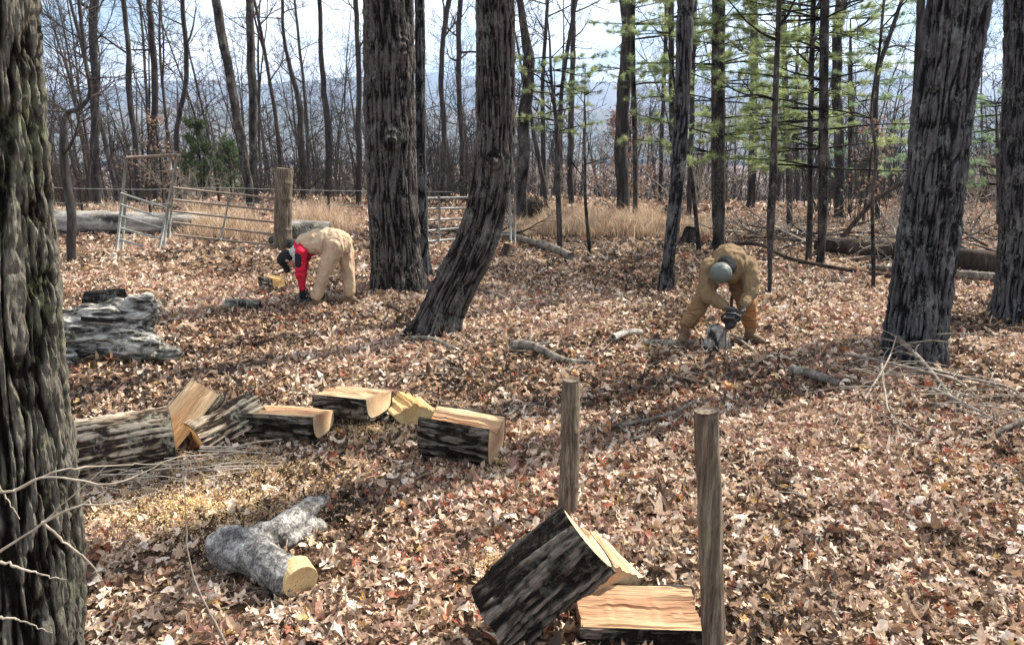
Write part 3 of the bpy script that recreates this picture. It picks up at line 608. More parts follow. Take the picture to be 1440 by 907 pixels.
# dry grass
GRASS = m_leafy('dry_grass', [(0, (.26, .17, .11)), (.5, (.5, .36, .24)), (1, (.72, .58, .42))], .35)
gr = MB()
def grass(xa, xb, ya, yb, n_, h0):
    px = rg.uniform(xa, xb, n_); D = rg.uniform(ya, yb, n_); x = (px - 720) / FPX * D * 1.03; y = D; z = ground(x, y)
    edge = np.clip(np.minimum(px - xa, xb - px) / 35, .25, 1); h = h0 * rg.uniform(.45, 1.15, n_) * edge * (1 + .7 * noise(P3(x / .7, y / .7), 31))
    a = rg.uniform(0, 6.283, n_); w = rg.uniform(.004, .01, n_); le = rg.normal(0, .38, (n_, 2)) * h[:, None]; S = np.stack([np.cos(a), np.sin(a), 0 * a], -1) * w[:, None]; B = np.stack([x, y, z], -1); T = B + np.stack([le[:, 0], le[:, 1], h], -1); Mid = B + np.stack([le[:, 0] * .3, le[:, 1] * .3, h * .6], -1)
    V = np.stack([B - S, B + S, Mid + S * .8, Mid - S * .8, T + S * .15, T - S * .15], 1).reshape(-1, 3); i = np.arange(n_)[:, None] * 6
    F = np.concatenate([i + [0, 1, 2, 3], i + [3, 2, 4, 5]], 0); gr.add(V, F, np.repeat(rg.uniform(0, 1, n_), 6))
grass(735, 935, 17.8, 21.8, 10000, .55); grass(905, 1020, 18, 21, 1500, .32); grass(255, 395, 17, 20.5, 3800, .5); grass(395, 520, 18, 21.5, 4200, .5); grass(60, 260, 20, 23, 1500, .35)
grass(700, 760, 19, 22, 1500, .4)
tag(gr.build('dry_grass', GRASS, smooth=False, attr='rnd'), 'tall tan dry grass growing at the back of the clearing', 'grass', kind='stuff')

# ------------------------------------------------------------------ cut wood
WOOD_RED = m_wood('split_oak_red', (.46, .27, .15), (.7, .52, .31), .06, .2)
WOOD_TAN = m_wood('split_oak_tan', (.6, .4, .22), (.74, .58, .36), .05, .17)
WOOD_YEL = m_wood('sawn_oak_yellow', (.66, .43, .17), (.74, .56, .28), .05, .14)
def basis(yaw, pitch, roll):
    return Matrix.Rotation(R(yaw), 4, 'Z') @ Matrix.Rotation(R(pitch), 4, 'Y') @ Matrix.Rotation(R(roll), 4, 'X')
def firewood(name, base, yaw, pitch, roll, length, Rr, a0, a1, cut, label, cat, wood, bark, seed=1, group=None, barkamp=.018, sq=0., mids=None):
    sqf = lambda T: (np.abs(np.cos(T)) ** 4 + np.abs(np.sin(T)) ** 4) ** (-.25 * sq)
    """a length of log cleft along its grain: a sector a0..a1 (degrees) of radius Rr, pith offset cut; local x along the grain.
       Empty > wood, bark"""
    root = empty(name, tuple(base), label=label, cat=cat, group=group); root.rotation_euler = basis(yaw, pitch, roll).to_euler()
    full = a1 - a0 >= 359; ns = 80; k = 26 if not full else 56; th = np.linspace(R(a0), R(a1), k, endpoint=not full); xs = np.linspace(-length / 2, length / 2, ns); cr = Rr - .022
    # wood core
    m = MB(); X, T = np.meshgrid(xs, th, indexing='ij'); rr = cr * sqf(T) * (1 + .03 * fbm(P3(np.cos(T) * 1.5, np.sin(T) * 1.5, X * .8), 2, seed))
    arc = np.stack([X, rr * np.cos(T), rr * np.sin(T)], -1)
    if full:
        ring = arc
    else:
        mid = np.stack([xs, 0 * xs, 0 * xs], -1); pit = np.array([0, cut * math.cos(R((a0 + a1) / 2)), cut * math.sin(R((a0 + a1) / 2))])
        rough = .014 * fbm(P3(xs * 9, seed * 3.1), 3, seed); nf = 26
        ctr = mid + pit + np.stack([0 * xs, rough, rough * .6], -1); fa, fb = [], []
        for q in range(1, nf):
            u = q / nf; e = (.012 * fbm(P3(xs * 1.6 + 1.3 * noise(P3(xs * 2, u * 2)), u * 7 + seed), 2, seed + 1) + .0035 * fbm(P3(xs * 2.2, u * 31), 2, seed + 2))[:, None]
            nrmA = np.array([0, -math.sin(R(a1)), math.cos(R(a1))]); nrmB = np.array([0, math.sin(R(a0)), -math.cos(R(a0))])
            fa.append(arc[:, -1] * (1 - u) + ctr * u + nrmA * e); fb.append(ctr * (1 - u) + arc[:, 0] * u + nrmB * e)
        ring = np.concatenate([arc, np.stack(fa, 1), ctr[:, None], np.stack(fb, 1)], 1)
    # saw cuts are never quite square
    ring = ring.copy(); ring[..., 0] *= 1 + .0 * ring[..., 0]; sl = random.Random(seed).uniform(-.12, .12); ring[0, :, 0] += sl * ring[0, :, 1]; ring[-1, :, 0] += -sl * ring[-1, :, 2]
    K = ring.shape[1]; V = ring.reshape(-1, 3); i, j = np.meshgrid(np.arange(ns - 1), np.arange(K), indexing='ij'); i = i.ravel(); j = j.ravel(); j2 = (j + 1) % K
    m.add(V, np.stack([i * K + j, (i + 1) * K + j, (i + 1) * K + j2, i * K + j2], 1))
    for e, idx in ((ring[0], 0), (ring[-1], 1)):
        c = e.mean(0)[None]; VV = np.concatenate([e, c]); F = np.array([(q, (q + 1) % K, K) if idx == 0 else ((q + 1) % K, q, K) for q in range(K)]); m.add(VV, F)
    w = m.build('wood', wood, root, smooth=False)
    # bark shell
    kb = int(max(30, (a1 - a0) / 360 * 2 * math.pi * Rr / .006)); nb = int(length / .007); th = np.linspace(R(a0), R(a1), kb); xb = np.linspace(-length / 2 - .002, length / 2 + .002, nb); X, T = np.meshgrid(xb, th, indexing='ij')
    fu = 30.; U = np.stack([np.cos(T) * Rr * fu, np.sin(T) * Rr * fu, X * 5.], -1); U = U + .9 * np.stack([noise(U * .5 + 3, seed), noise(U * .5 + 13, seed + 1), 0 * X], -1)
    n1 = 1 - np.abs(noise(U, seed + 2)) * 2.2; n2 = fbm(U * 2.4, 3, seed + 3); n3 = 1 - np.abs(noise(U * np.array([1, 1, 3]) + 7, seed + 4)) * 2
    n1b = 1 - np.abs(noise(U * np.array([2.5, 2.5, 2.8]) + 31, seed + 6)) * 2.2; h = np.clip(1.05 - np.clip(n1, 0, 1) ** .7 * .85 - .45 * np.clip(n1b, 0, 1) - .22 * np.clip(n3, 0, 1) + .22 * n2, 0, 1.2); ro = cr * sqf(T) * (1 + .03 * fbm(P3(np.cos(T) * 1.5, np.sin(T) * 1.5, X * .8), 2, seed)) + .004 + h * barkamp
    ri = cr * sqf(T) * .985; O = np.stack([X, ro * np.cos(T), ro * np.sin(T)], -1); I = np.stack([X, ri * np.cos(T), ri * np.sin(T)], -1)
    b = MB(); V = np.concatenate([O.reshape(-1, 3), I.reshape(-1, 3)]); N = nb * kb; i, j = np.meshgrid(np.arange(nb - 1), np.arange(kb - 1), indexing='ij'); i = i.ravel(); j = j.ravel(); q = i * kb + j
    F = [np.stack([q, q + kb, q + kb + 1, q + 1], 1)[:, ::-1]]
    jj = np.arange(kb - 1); F.append(np.stack([jj, jj + 1, N + jj + 1, N + jj], 1)); e = (nb - 1) * kb; F.append(np.stack([e + jj + 1, e + jj, N + e + jj, N + e + jj + 1], 1))
    ii = np.arange(nb - 1) * kb; F.append(np.stack([ii, ii + kb, N + ii + kb, N + ii], 1)[:, ::-1]); F.append(np.stack([ii + kb - 1, ii + 2 * kb - 1, N + ii + 2 * kb - 1, N + ii + kb - 1], 1))
    A = np.concatenate([h.ravel(), h.ravel() * .3]); b.add(V, np.concatenate(F), A); b.build('bark', bark, root, attr='h')
    return root
GF = 'split logs lying in the clearing'
def place(px, py, dz=0., dy=0.):
    p = gp(px, py); p = p + np.array([0, dy, 0]); p[2] = float(ground(p[0], p[1])) + dz; return p
# row of splits: yaw 0 = grain runs across the view; roll turns the sector about the grain (90 deg = up)
firewood('cut_log', place(158, 684, .21, .2), 30, 0, 0, .6, .215, 0, 360, 0, 'whole log round with furrowed tan bark, lying by the left trunk', 'log', WOOD_YEL, BARK_LOG, 2)
firewood('split_log', place(252, 640, .25, .1), 48, -42, 24, .54, .165, 178, 362, .0, 'thick pale split slab standing on end and leaning over the bark covered log', 'split log', WOOD_TAN, BARK_LOG, 4, GF, sq=.8)
firewood('split_log', place(312, 634, .1, .15), 46, -14, 0, .5, .21, 62, 172, .0, 'split log with its rough bark side up, propped against the leaning slab', 'split log', WOOD_TAN, BARK_LOG, 5, GF)
firewood('split_log', place(398, 630, .255, .17), -9, 0, 0, .56, .205, 176, 340, .02, 'half log with red brown split top, between the barky wedge and the rear pieces', 'split log', WOOD_RED, BARK_BLACK, 6, GF, sq=1)
firewood('split_log', place(492, 607, .26, .17), -24, -3, 0, .5, .2, 180, 345, .01, 'pale half log with its flat split top up and the sawn end turned right', 'split log', WOOD_TAN, BARK_BLACK, 7, GF, sq=1)
firewood('split_log', place(572, 599, .20, .12), -64, 0, 0, .34, .22, 205, 330, .0, 'small wedge with a pointed top and yellow sawn face, right of the pale half log', 'split log', WOOD_YEL, BARK_LOG, 8, GF)
firewood('split_log', place(648, 662, .22, .2), -18, 3, 4, .52, .2, 140, 385, .0, 'half log with black bark front and yellow sawn end, alone at right of row', 'split log', WOOD_RED, BARK_BLACK, 9, GF, sq=.8)
firewood('split_log', place(380, 409, .13, .1), -38, 0, 0, .36, .13, 150, 390, .0, 'small yellow sawn block behind the bent man in pale overalls', 'split log', WOOD_YEL, BARK_LOG, 10, GF, sq=1)
firewood('leaning_log', at(762, 810, 2.97), 10, -40, 0, .54, .185, 75, 330, .02, 'big cleft log with black furrowed bark tilted up on the front split log', 'log', WOOD_TAN, BARK_BLACK, 12, None, .024)
firewood('split_log', at(842, 770, 3.3), -62, 8, 0, .32, .24, 215, 325, .0, 'pale wedge standing behind the tilted black barked log', 'split log', WOOD_TAN, BARK_LOG, 13, GF)
firewood('split_log', at(897, 852, 3.0), -3, 0, 8, .54, .185, 172, 352, .02, 'front half log with a wide red brown split top beside the taller near post', 'split log', WOOD_RED, BARK_BLACK, 14, GF, sq=1)

# posts
POST = None
def m_post():
    n = NT('post_wood'); v = n.coord((1, 1, .07)); f = n.noise(v, 60, 6, .7); g = n.noise(n.coord((1, 1, .5)), 5, 4, .6); moss = n.noise(n.coord((1, 1, .4)), 7, 4, .6)
    c = n.ramp(f, [(.34, (.025, .02, .015)), (.5, (.13, .1, .07)), (.72, (.34, .285, .21))]); c = n.mix(.55, c, n.ramp(g, [(.35, (.45, .38, .32)), (.65, (1, 1, 1))]), 'MULTIPLY')
    c = n.mix(n.ramp(moss, [(.58, (0, 0, 0)), (.7, (.5, .5, .5))]), c, (.16, .17, .06)); return n.finish(c, .85, f, .7, .008)
POST = m_post()
def post(name, top, bottom, r, label, seed, D=None, cat='post', k=40, attach=None):
    p0 = bottom; p1 = top; root = empty(name, tuple(p0), label=label, cat=cat); m = MB(); n_ = 90; L = np.linalg.norm(p1 - p0); t = np.linspace(0, 1, n_)
    P = (p1 - p0)[None] * t[:, None]; P[:, 0] += .006 * noise(P3(t * 4, seed), 2); P[:, 1] += .006 * noise(P3(t * 4, seed + 9), 2)
    rr = r * (1 - .05 * t); rr[-2:] *= (.99, .95); kn = np.exp(-((t - .3) / .02) ** 2) + np.exp(-((t - .66) / .015) ** 2) + .7 * np.exp(-((t - .84) / .02) ** 2); m.tube(P, rr * (1 + .07 * kn), k, amp=.1, freq=26, seed=seed, zs=.14); m.build('shaft', POST, root, smooth=True, attr='h'); return root
p = gp(797, 722); p[2] -= .1; post('wooden_post', at(804, 534, p[1] + .06), p, .058, 'short rough wooden post, the farther one, behind the tilted black barked log', 3)
p = onground(*at(1006, 960, 2.62)[:2], -.1); post('wooden_post', at(995, 577, 2.66), p, .047, 'taller weathered wooden post, the nearer one, at the end of the front split log', 5)
p = gp(397, 351); p[2] -= .1; pf = post('fence_post', at(400, 237, p[1]), p, .175, 'thick weathered fence post with a pale sunlit edge behind the bent man', 7, k=50)

# ------------------------------------------------------------------ dead wood
def limb(name, rows, r0, r1, mat, label, cat, k=12, amp=.12, freq=10, seed=1, parts=(), world=True, n_=40, moss=None, partname='limb'):
    rows = np.array(rows, float); root = empty(name, tuple(rows[0]), label=label, cat=cat)
    L = np.linalg.norm(np.diff(rows, axis=0), axis=1).sum(); Q, _ = resample(rows, np.linspace(0, L - 1e-3, n_)); m = MB(); m.tube(Q - rows[0], np.linspace(r0, r1, n_), k, amp=amp, freq=freq, seed=seed); m.build(partname, mat, root, attr='h')
    for (rw, a, b) in parts:
        rw = np.array(rw, float); LL = np.linalg.norm(np.diff(rw, axis=0), axis=1).sum(); q, _ = resample(rw, np.linspace(0, LL - 1e-3, 20)); mm = MB(); mm.tube(q - rows[0], np.linspace(a, b, 20), max(4, k - 3), amp=amp, freq=freq, seed=seed + 3); mm.build('branch', mat, root, attr='h')
    return root
def G(px, py, dz=0.): return place(px, py, dz)
def gd(px, D, dz): x = (px - 720) / FPX * D * 1.02; return onground(x, D, dz)
limb('fallen_log', [gd(45, 18.6, .28), gd(150, 18.4, .27), gd(240, 18.3, .26), gd(330, 18.8, .22)], .31, .24, BARK_GREY, 'long pale grey fallen trunk lying behind the bow gate', 'log', 26, .1, 9, 3, partname='bole')
limb('fallen_log', [gd(410, 16.2, .27), gd(470, 16.4, .25)], .26, .22, BARK_GREY, 'short grey log lying behind the back of the bent man', 'log', 24, .08, 9, 4, partname='bole')
limb('fallen_log', [gd(1140, 14.9, .22), gd(1220, 14.3, .24), gd(1310, 13.2, .24), gd(1420, 12.4, .22)], .15, .2, BARK_WOODS2, 'long dark fallen trunk behind the broad leaning trunk', 'log', 20, .08, 9, 5, partname='bole')
limb('fallen_log', [gd(1215, 12.8, .1), gd(1330, 12.0, .12), gd(1450, 11.6, .12)], .05, .085, BARK_PALE, 'slimmer pale fallen trunk lying in front of the long dark one', 'log', 16, .08, 9, 6, partname='bole')
limb('leaning_pole', [gd(1172, 15.5, .15), at(1230, 283, 15.2), at(1292, 244, 15)], .05, .04, BARK_WOODS2, 'dark dead pole leaning up to the broad trunk', 'dead tree', 10, .1, 9, 7, partname='bole')
limb('fallen_branch', [gd(1018, 16, .12), gd(1060, 15, .2), gd(1110, 13.6, .12), gd(1170, 12.8, .12), gd(1270, 12.0, .1)], .045, .03, BARK_WOODS2, 'long thin dark branch lying right of the helmeted man, under the saplings', 'branch', 8, .12, 9, 8)
limb('fallen_branch', [gd(700, 18.5, .1), gd(745, 15.5, .14), gd(772, 14.6, .16), gd(802, 13.9, .1)], .06, .08, BARK_PALE, 'pale grey log lying at an angle right of the curved trunk', 'branch', 12, .08, 9, 9)
limb('fallen_branch', [G(722, 492, .05), G(745, 498, .1), G(800, 513, .04), G(838, 512, .02)], .06, .022, BARK_PALE, 'pale tapered stick of wood between the curved trunk and the farther short post', 'branch', 12, .1, 12, 10, [([G(745, 498, .1), G(775, 497, .12)], .03, .01)])
limb('fallen_branch', [G(828, 614, .04), G(868, 608, .06), G(900, 604, .07), G(945, 596, .09), G(977, 584, .13)], .02, .013, BARK_PALE, 'pale crooked branch on the leaves between the two short posts', 'branch', 9, .2, 20, 11, [([G(868, 608, .06), G(885, 616, .05), G(905, 612, .03)], .014, .006), ([G(860, 600, .06), G(868, 592, .12)], .012, .005)])
limb('fallen_branch', [G(862, 482, .06), G(885, 476, .08), G(902, 474, .06)], .04, .035, BARK_GREY, 'short grey log stub left of the feet of the helmeted man', 'branch', 12, .12, 12, 12)
limb('fallen_branch', [G(905, 488, .05), G(950, 490, .06), G(985, 487, .06)], .045, .035, BARK_PALE, 'pale grey stick by the left boot of the helmeted man', 'branch', 12, .12, 12, 15)
limb('fallen_branch', [G(1112, 528, .06), G(1145, 540, .09), G(1178, 548, .05)], .055, .04, BARK_PALE, 'short pale dead limb left of the pile at the broad trunk', 'branch', 12, .16, 10, 13)
limb('fallen_branch', [G(1098, 536, .02), G(1060, 500, .05), G(1030, 478, .06)], .012, .02, TWIG, 'thin brown stick running down from the right boot of the helmeted man', 'branch', 6, .1, 10, 14)
limb('fallen_branch', [G(668, 408, .05), G(690, 420, .08), G(730, 428, .05), G(760, 424, .05)], .03, .015, BARK_PALE, 'thin branch lying right of the foot of the curved trunk', 'branch', 8, .15, 10, 16, [([G(690, 420, .08), G(712, 416, .1)], .012, .006)])
limb('fallen_branch', [G(580, 482, .06), G(610, 487, .08), G(640, 496, .04)], .03, .02, BARK_PALE, 'short pale stick lying at the foot of the curved trunk', 'branch', 8, .15, 10, 17)
limb('fallen_branch', [G(545, 430, .02), G(562, 446, .08), G(576, 462, .12)], .02, .014, BARK_WOODS2, 'thin dark stick leaning on the left side of the curved trunk foot', 'branch', 6, .15, 10, 18)
limb('fallen_branch', [G(1385, 622, .03), G(1420, 612, .08), G(1450, 600, .1)], .016, .02, BARK_PALE, 'pale stick cut by the right edge below the branch pile', 'branch', 8, .15, 10, 19)
limb('rotten_log', [G(318, 437, .08), G(345, 436, .09), G(366, 436, .06)], .08, .07, BARK_GREY, 'grey rotten log piece left of the chainsaw of the bent man', 'log', 14, .18, 12, 20, partname='bole')
limb('rotten_log', [G(385, 345, .1), G(410, 352, .14), G(432, 368, .08)], .12, .08, BARK_DARK, 'dark mossy log at the foot of the thick fence post', 'log', 14, .18, 10, 21, partname='bole')
# branch pile at the broad trunk
r = random.Random(33)
for i, (rows, a, b, lb) in enumerate([
    ([(1248, 486, .5), (1275, 505, .4), (1310, 530, .25), (1345, 560, .08)], .028, .018, 'thickest bare grey branch propped against the broad trunk'),
    ([(1190, 488, .12), (1230, 512, .3), (1290, 528, .3), (1340, 532, .2), (1385, 560, .1)], .016, .01, 'long thin branch crossing the foot of the broad trunk'),
    ([(1236, 522, .35), (1242, 548, .2), (1262, 580, .08), (1310, 600, .05)], .014, .006, 'curved thin branch hanging down left of the broad trunk foot'),
    ([(1300, 520, .25), (1360, 530, .2), (1420, 540, .15), (1450, 560, .1)], .018, .008, 'branch running to the right edge from the broad trunk foot'),
    ([(1310, 545, .2), (1360, 565, .15), (1410, 585, .08)], .016, .01, 'lower dark branch of the pile right of the broad trunk'),
    ([(1215, 552, .12), (1245, 520, .4), (1255, 498, .55)], .01, .006, 'upright crooked twig left of the broad trunk foot')]):
    P = [G(px, py + 20, dz * .6) for px, py, dz in rows]; subs = []
    for q in range(13):
        t_ = r.randrange(len(P) - 1); s0 = P[t_] + (P[t_ + 1] - P[t_]) * r.random(); d_ = np.array([r.gauss(0, .36), r.gauss(0, .2), r.uniform(-.08, .12)]); e_ = s0 + d_; e_[2] = max(e_[2], .03); subs.append(([s0, s0 + d_ * .5 + [0, 0, .03], e_], b * .7, .003))
    limb('dead_branch', P, a, b, BARK_PALE if i == 0 else TWIG, lb, 'branch', 8, .12, 12, 50 + i, subs)

# big weathered chunk at the left
c = G(160, 505); root = empty('weathered_log', tuple(c), label='big shaggy grey weathered log chunk beside the left trunk', cat='log')
caps = [((-.55, .0, .22), .25, (.1, .12, .34), .27), ((.1, .12, .34), .22, (.3, .15, .5), .16), ((.0, 0, .24), .2, (.44, -.1, .16), .12), ((-.55, -.1, .1), .14, (-.3, -.3, .04), .1), ((.3, -.05, .14), .14, (.68, -.08, .08), .05), ((-.3, .1, .4), .1, (.0, .15, .5), .07)]
o = blob('bole', caps, BARK_GREY, root, .01, 1, .05, 10, (.4, 1.3, 1.5)); me = o.data
def attr_noise(me, freq, sq, seed=3):
    n_ = len(me.vertices); co = np.zeros(n_ * 3, np.float32); me.vertices.foreach_get('co', co); co = co.reshape(-1, 3); h = np.clip(.5 + .6 * fbm(co * freq * np.array(sq), 3, seed), 0, 1); a = me.attributes.new('h', 'FLOAT', 'POINT'); a.data.foreach_set('value', h.astype(np.float32))
attr_noise(me, 20, (.3, 1.4, 2))
sb = MB()
for q in range(3):
    a = rnd.uniform(.3, 2.6); x_ = rnd.uniform(-.7, .5); rr_ = .285 - .12 * max(0, x_); cy, cz = math.cos(a) * -rr_, .24 + math.sin(a) * rr_; L_ = rnd.uniform(.15, .4)
    M = basis(rnd.gauss(0, 12), rnd.gauss(0, 8), math.degrees(a) - 90 + rnd.gauss(0, 14)).to_3x3(); sb.box((x_, cy * 1.03, cz * 1.02), (L_, rnd.uniform(.04, .1), .012), [list(q_) for q_ in M])
sb.build('bark_slabs', BARK_GREY, root, smooth=False, attr='h')
firewood('dark_log', G(152, 452, .22), 8, -4, 0, .42, .2, 0, 360, 0, 'short black log lying on the weathered grey chunk', 'log', BARK_DARK, BARK_DARK, 21)
firewood('split_log', G(200, 462, .2), -50, -6, 0, .34, .2, 30, 180, .02, 'split piece with a yellowish sawn edge beside the short black log', 'split log', WOOD_YEL, BARK_LOG, 22, GF)
limb('fallen_branch', [G(195, 440, .3), G(212, 442, .33), G(232, 448, .12)], .02, .016, WOOD_TAN, 'pale splinter of wood lying over the yellowish split piece', 'branch', 6, .1, 9, 23)

# forked birch-like piece in the foreground
n = NT('lichen_bark'); v = n.coord(); f = n.noise(v, 14, 8, .8, .3); g = n.noise(v, 90, 4, .7)
c_ = n.ramp(n.math('ADD', n.math('MULTIPLY', f, .75), n.math('MULTIPLY', g, .3)), [(.44, (.03, .028, .025)), (.52, (.13, .12, .11)), (.6, (.34, .33, .3)), (.76, (.68, .68, .64))])
PALEBARK = n.finish(c_, .85, g, .5, .01)
c = G(368, 812); root = empty('forked_log', tuple(c), label='forked log with white grey lichen bark and a yellow sawn end', cat='log')
caps = [((-.2, .1, .12), .115, (.0, .0, .12), .105), ((.0, .0, .12), .1, (.17, -.14, .1), .1), ((-.15, .12, .12), .08, (.0, .26, .11), .07), ((.0, .26, .11), .07, (.13, .5, .14), .06), ((.06, .26, .05), .05, (.18, .44, .05), .05), ((.1, .45, .13), .05, (.2, .56, .16), .03)]
o = blob('bole', caps, PALEBARK, root, .007, 1, .01, 13)
m = MB(); d_ = np.array([.6, -.78, -.16]); d_ /= np.linalg.norm(d_); e_ = np.array([.245, -.17, .1]); m.tube([e_ - d_ * .06, e_ + d_ * .028, e_ + d_ * .033], [.092, .09, .088], 30, amp=.06, freq=12); m.build('sawn_end', WOOD_YEL, root, smooth=False)

# stumps and root tangle
def stump(px, py, D_, r, h, label, mat, seed):
    p = gd(px, D_, 0); root = empty('tree_stump', tuple(p), label=label, cat='stump'); m = MB(); m.tube([[0, 0, -.1], [0, 0, .03], [0, 0, h * .4], [.02, 0, h * .85], [.03, 0, h]], [r * 1.5, r * 1.3, r, r * .85, r * .6], 22, amp=.2, freq=10, seed=seed, zs=.5); m.build('bole', mat, root, attr='h')
stump(712, 358, 14.3, .09, .24, 'little pointed stump between the curved trunk and the pale angled log', BARK_WOODS2, 3)
stump(965, 338, 17, .2, .38, 'dark broad stump just right of the dark slanting trunk', BARK_DARK, 4)
p = gd(742, 21.5, 0); root = empty('uprooted_stump', tuple(p), label='brown uprooted stump with tangled roots beside the forked dead tree', cat='stump'); b = MB(); r = random.Random(3)
for q in range(60):
    dd = np.array([r.gauss(0, .8), r.gauss(0, .5), abs(r.gauss(.5, .5))]); grow(b, r, np.array([r.gauss(0, .25), r.gauss(0, .2), r.uniform(0, .5)]), dd, r.uniform(.3, .7), .02, 2, 3, -.2, .35, (4, 4, 4))
b.build('roots', B2, root); m = MB(); m.tube([[-.4, 0, .2], [0, 0, .42], [.4, 0, .38]], [.26, .36, .26], 18, amp=.25, freq=7); m.build('bole', BARK_WOODS2, root, attr='h')

# tangles of dead branches lying at the edge of the woods
for i, (px, D_, lb) in enumerate([(1075, 17, 'tangle of dead branches on the ground behind the knotted dark sapling'), (1135, 16, 'tangle of dead branches left of the pine beside the fallen log'), (1215, 16.5, 'tangle of dead branches on the ground at the foot of the leaning pole'), (1400, 14.5, 'tangle of dead branches between the two big right trunks'), (1265, 14.5, 'tangle of dead branches by the fallen trunk, left of the broad trunk'), (640, 17.5, 'tangle of dead branches behind the pale pipe gate')]):
    p = gd(px, D_, 0); root = empty('brush_tangle', tuple(p), label=lb, cat='branches'); b = MB(); r = random.Random(60 + i)
    for q in range(14):
        az = r.uniform(0, 6.28); dd = np.array([math.cos(az), math.sin(az) * .6, r.uniform(0, .3)]); grow(b, r, np.array([r.gauss(0, .6), r.gauss(0, .4), r.uniform(.02, .25)]), dd, r.uniform(.9, 2.2), r.uniform(.012, .03), 1, 3, .02, .22, (5, 5, 4))
    b.build('branches', (TWIG, B1)[i % 2], root)
TWIG_MID = m_flat('twig_mid', (.34, .29, .22), var=.4, scale=30)
# bare brush and twigs in the foreground
def twiggy(name, D, lines, label, mat, r=.006, seed=1, leaf=True):
    """lines of (px, py) at distance D: the first is the stem"""
    P0 = at(*lines[0][0][:2], D); root = empty(name, tuple(P0), label=label, cat='sapling')
    for li, ln in enumerate(lines):
        P = np.array([at(px, py, D + dd) for px, py, dd in ln]); L = np.linalg.norm(np.diff(P, axis=0), axis=1).sum(); Q, _ = resample(P, np.linspace(0, L - 1e-3, 24)); kk = np.random.default_rng(seed * 50 + li); Q[1:] += kk.normal(0, .0026, (23, 3)) * (np.arange(1, 24) % 3 == 0)[:, None]; m = MB(); w = r * (1 if li == 0 else .7)
        m.tube(Q - P0, np.linspace(w, w * .22, 24) * (1 + .3 * (np.arange(24) % 5 == 0)), 8, amp=.08, freq=40, seed=seed + li); m.build('stem' if li == 0 else 'twig', mat, root, attr='h')
    return root
twiggy('bare_sapling', 1.55, [[(-60, 830, .1), (0, 775, 0), (60, 735, 0), (110, 690, 0.02), (150, 655, .04)], [(-40, 690, 0), (20, 690, 0), (55, 672, 0), (110, 675, 0), (160, 680, .02), (200, 665, .05), (260, 640, .1), (305, 638, .15)],
    [(60, 735, 0), (110, 712, 0), (160, 708, .04), (230, 690, .1)], [(60, 735, 0), (95, 765, .02), (130, 795, .05), (148, 825, .08)], [(-30, 640, 0), (10, 700, .0), (28, 730, 0)], [(-20, 865, 0), (30, 872, 0), (75, 890, 0)], [(0, 790, .02), (50, 805, .02), (95, 815, .03)], [(20, 690, 0), (90, 660, .04), (150, 655, .1), (240, 652, .2)]],
    'pale bare twigs crossing in front of the rough left trunk', TWIG_MID, .0048, 3)
twiggy('bare_sprig', 2.6, [[(330, 930, 0), (300, 870, 0), (275, 820, .0), (263, 770, .02), (260, 700, .04), (254, 640, .05)], [(275, 820, 0), (240, 850, .02), (215, 860, .05)]], 'single thin bare sprig rising in front of the forked lichen log', TWIG, .0055, 5)
r = random.Random(77); root = empty('twig_heap', tuple(G(205, 680)), label='heap of thin dead twigs lying along the barky log round', cat='twigs'); m = MB(); o0 = np.array(root.location)
for q in range(60):
    px, py = r.uniform(120, 330), r.uniform(648, 694); p = G(px, py, r.uniform(.03, .14)); az = r.gauss(.1, .45); L_ = r.uniform(.15, .55); d_ = np.array([math.cos(az), math.sin(az) * .7, r.gauss(0, .08)]) * L_; w = r.uniform(.002, .006); m.tube([p - o0, p + d_ * .5 + [0, 0, r.gauss(0, .01)] - o0, p + d_ - o0], [w, w * .8, w * .4], 5, cap=False)
ob = m.build('twigs', TWIG_PALE, root); ob['kind'] = 'stuff'
# ------------------------------------------------------------------ gates and fence
PIPE = m_flat('old_pipe', (.22, .225, .2), .5, .4, 12, metal=.0, spec=.5)
PIPE_BROWN = m_flat('rusty_pipe', (.16, .12, .09), .6, .4, 12, spec=.4)
def pipes(root, name, segs, r, mat, one=True):
    off = np.array(root.location)
    for a, b in segs:
        m = MB(); a = np.array(a) - off; b = np.array(b) - off; mid = (a + b) / 2 + [0, 0, -.004]; m.tube([a, mid, b], r, 10); m.build(name, mat, root)
bw = empty('bow_gate', tuple(gd(190, 15, 0)), label='leaning pale pipe gate frame with two tall posts joined at the top', cat='gate')
D = 15.
LB, LT_, RB, RT_ = at(164, 352, D), at(178, 222, D), at(224, 350, D), at(250, 218, D)
pipes(bw, 'upright', [(LB, LT_), (RB, RT_), (at(172, 350, D + .1), at(177, 270, D + .1))], .028, PIPE)
pipes(bw, 'top_rail', [(LT_, RT_)], .03, PIPE_BROWN)
pipes(bw, 'rail', [(at(170, y0, D - .05), at(x1, y1, D - .35)) for y0, x1, y1 in ((272, 234, 292), (288, 232, 308), (304, 229, 321), (321, 226, 336), (337, 200, 346))], .02, PIPE)
pipes(bw, 'brace', [(at(231, 346, D - .3), at(237, 286, D - .3)), (at(240, 240, D), at(250, 236, D)), (at(240, 222, D), at(240, 240, D))], .022, PIPE)
lg = empty('long_gate', tuple(gd(310, 15.2, 0)), label='long five rail pipe gate sagging between the bow gate and the thick fence post', cat='gate')
pipes(lg, 'rail', [(at(243, a, 15), at(387, b, 15.6)) for a, b in ((264, 279), (281, 296), (297, 313), (313, 330), (330, 345))], .022, PIPE_BROWN)
pipes(lg, 'stile', [(at(243, 262, 15), at(238, 334, 15)), (at(323, 276, 15.27), at(310, 338, 15.27)), (at(387, 278, 15.6), at(386, 347, 15.6))], .02, PIPE)
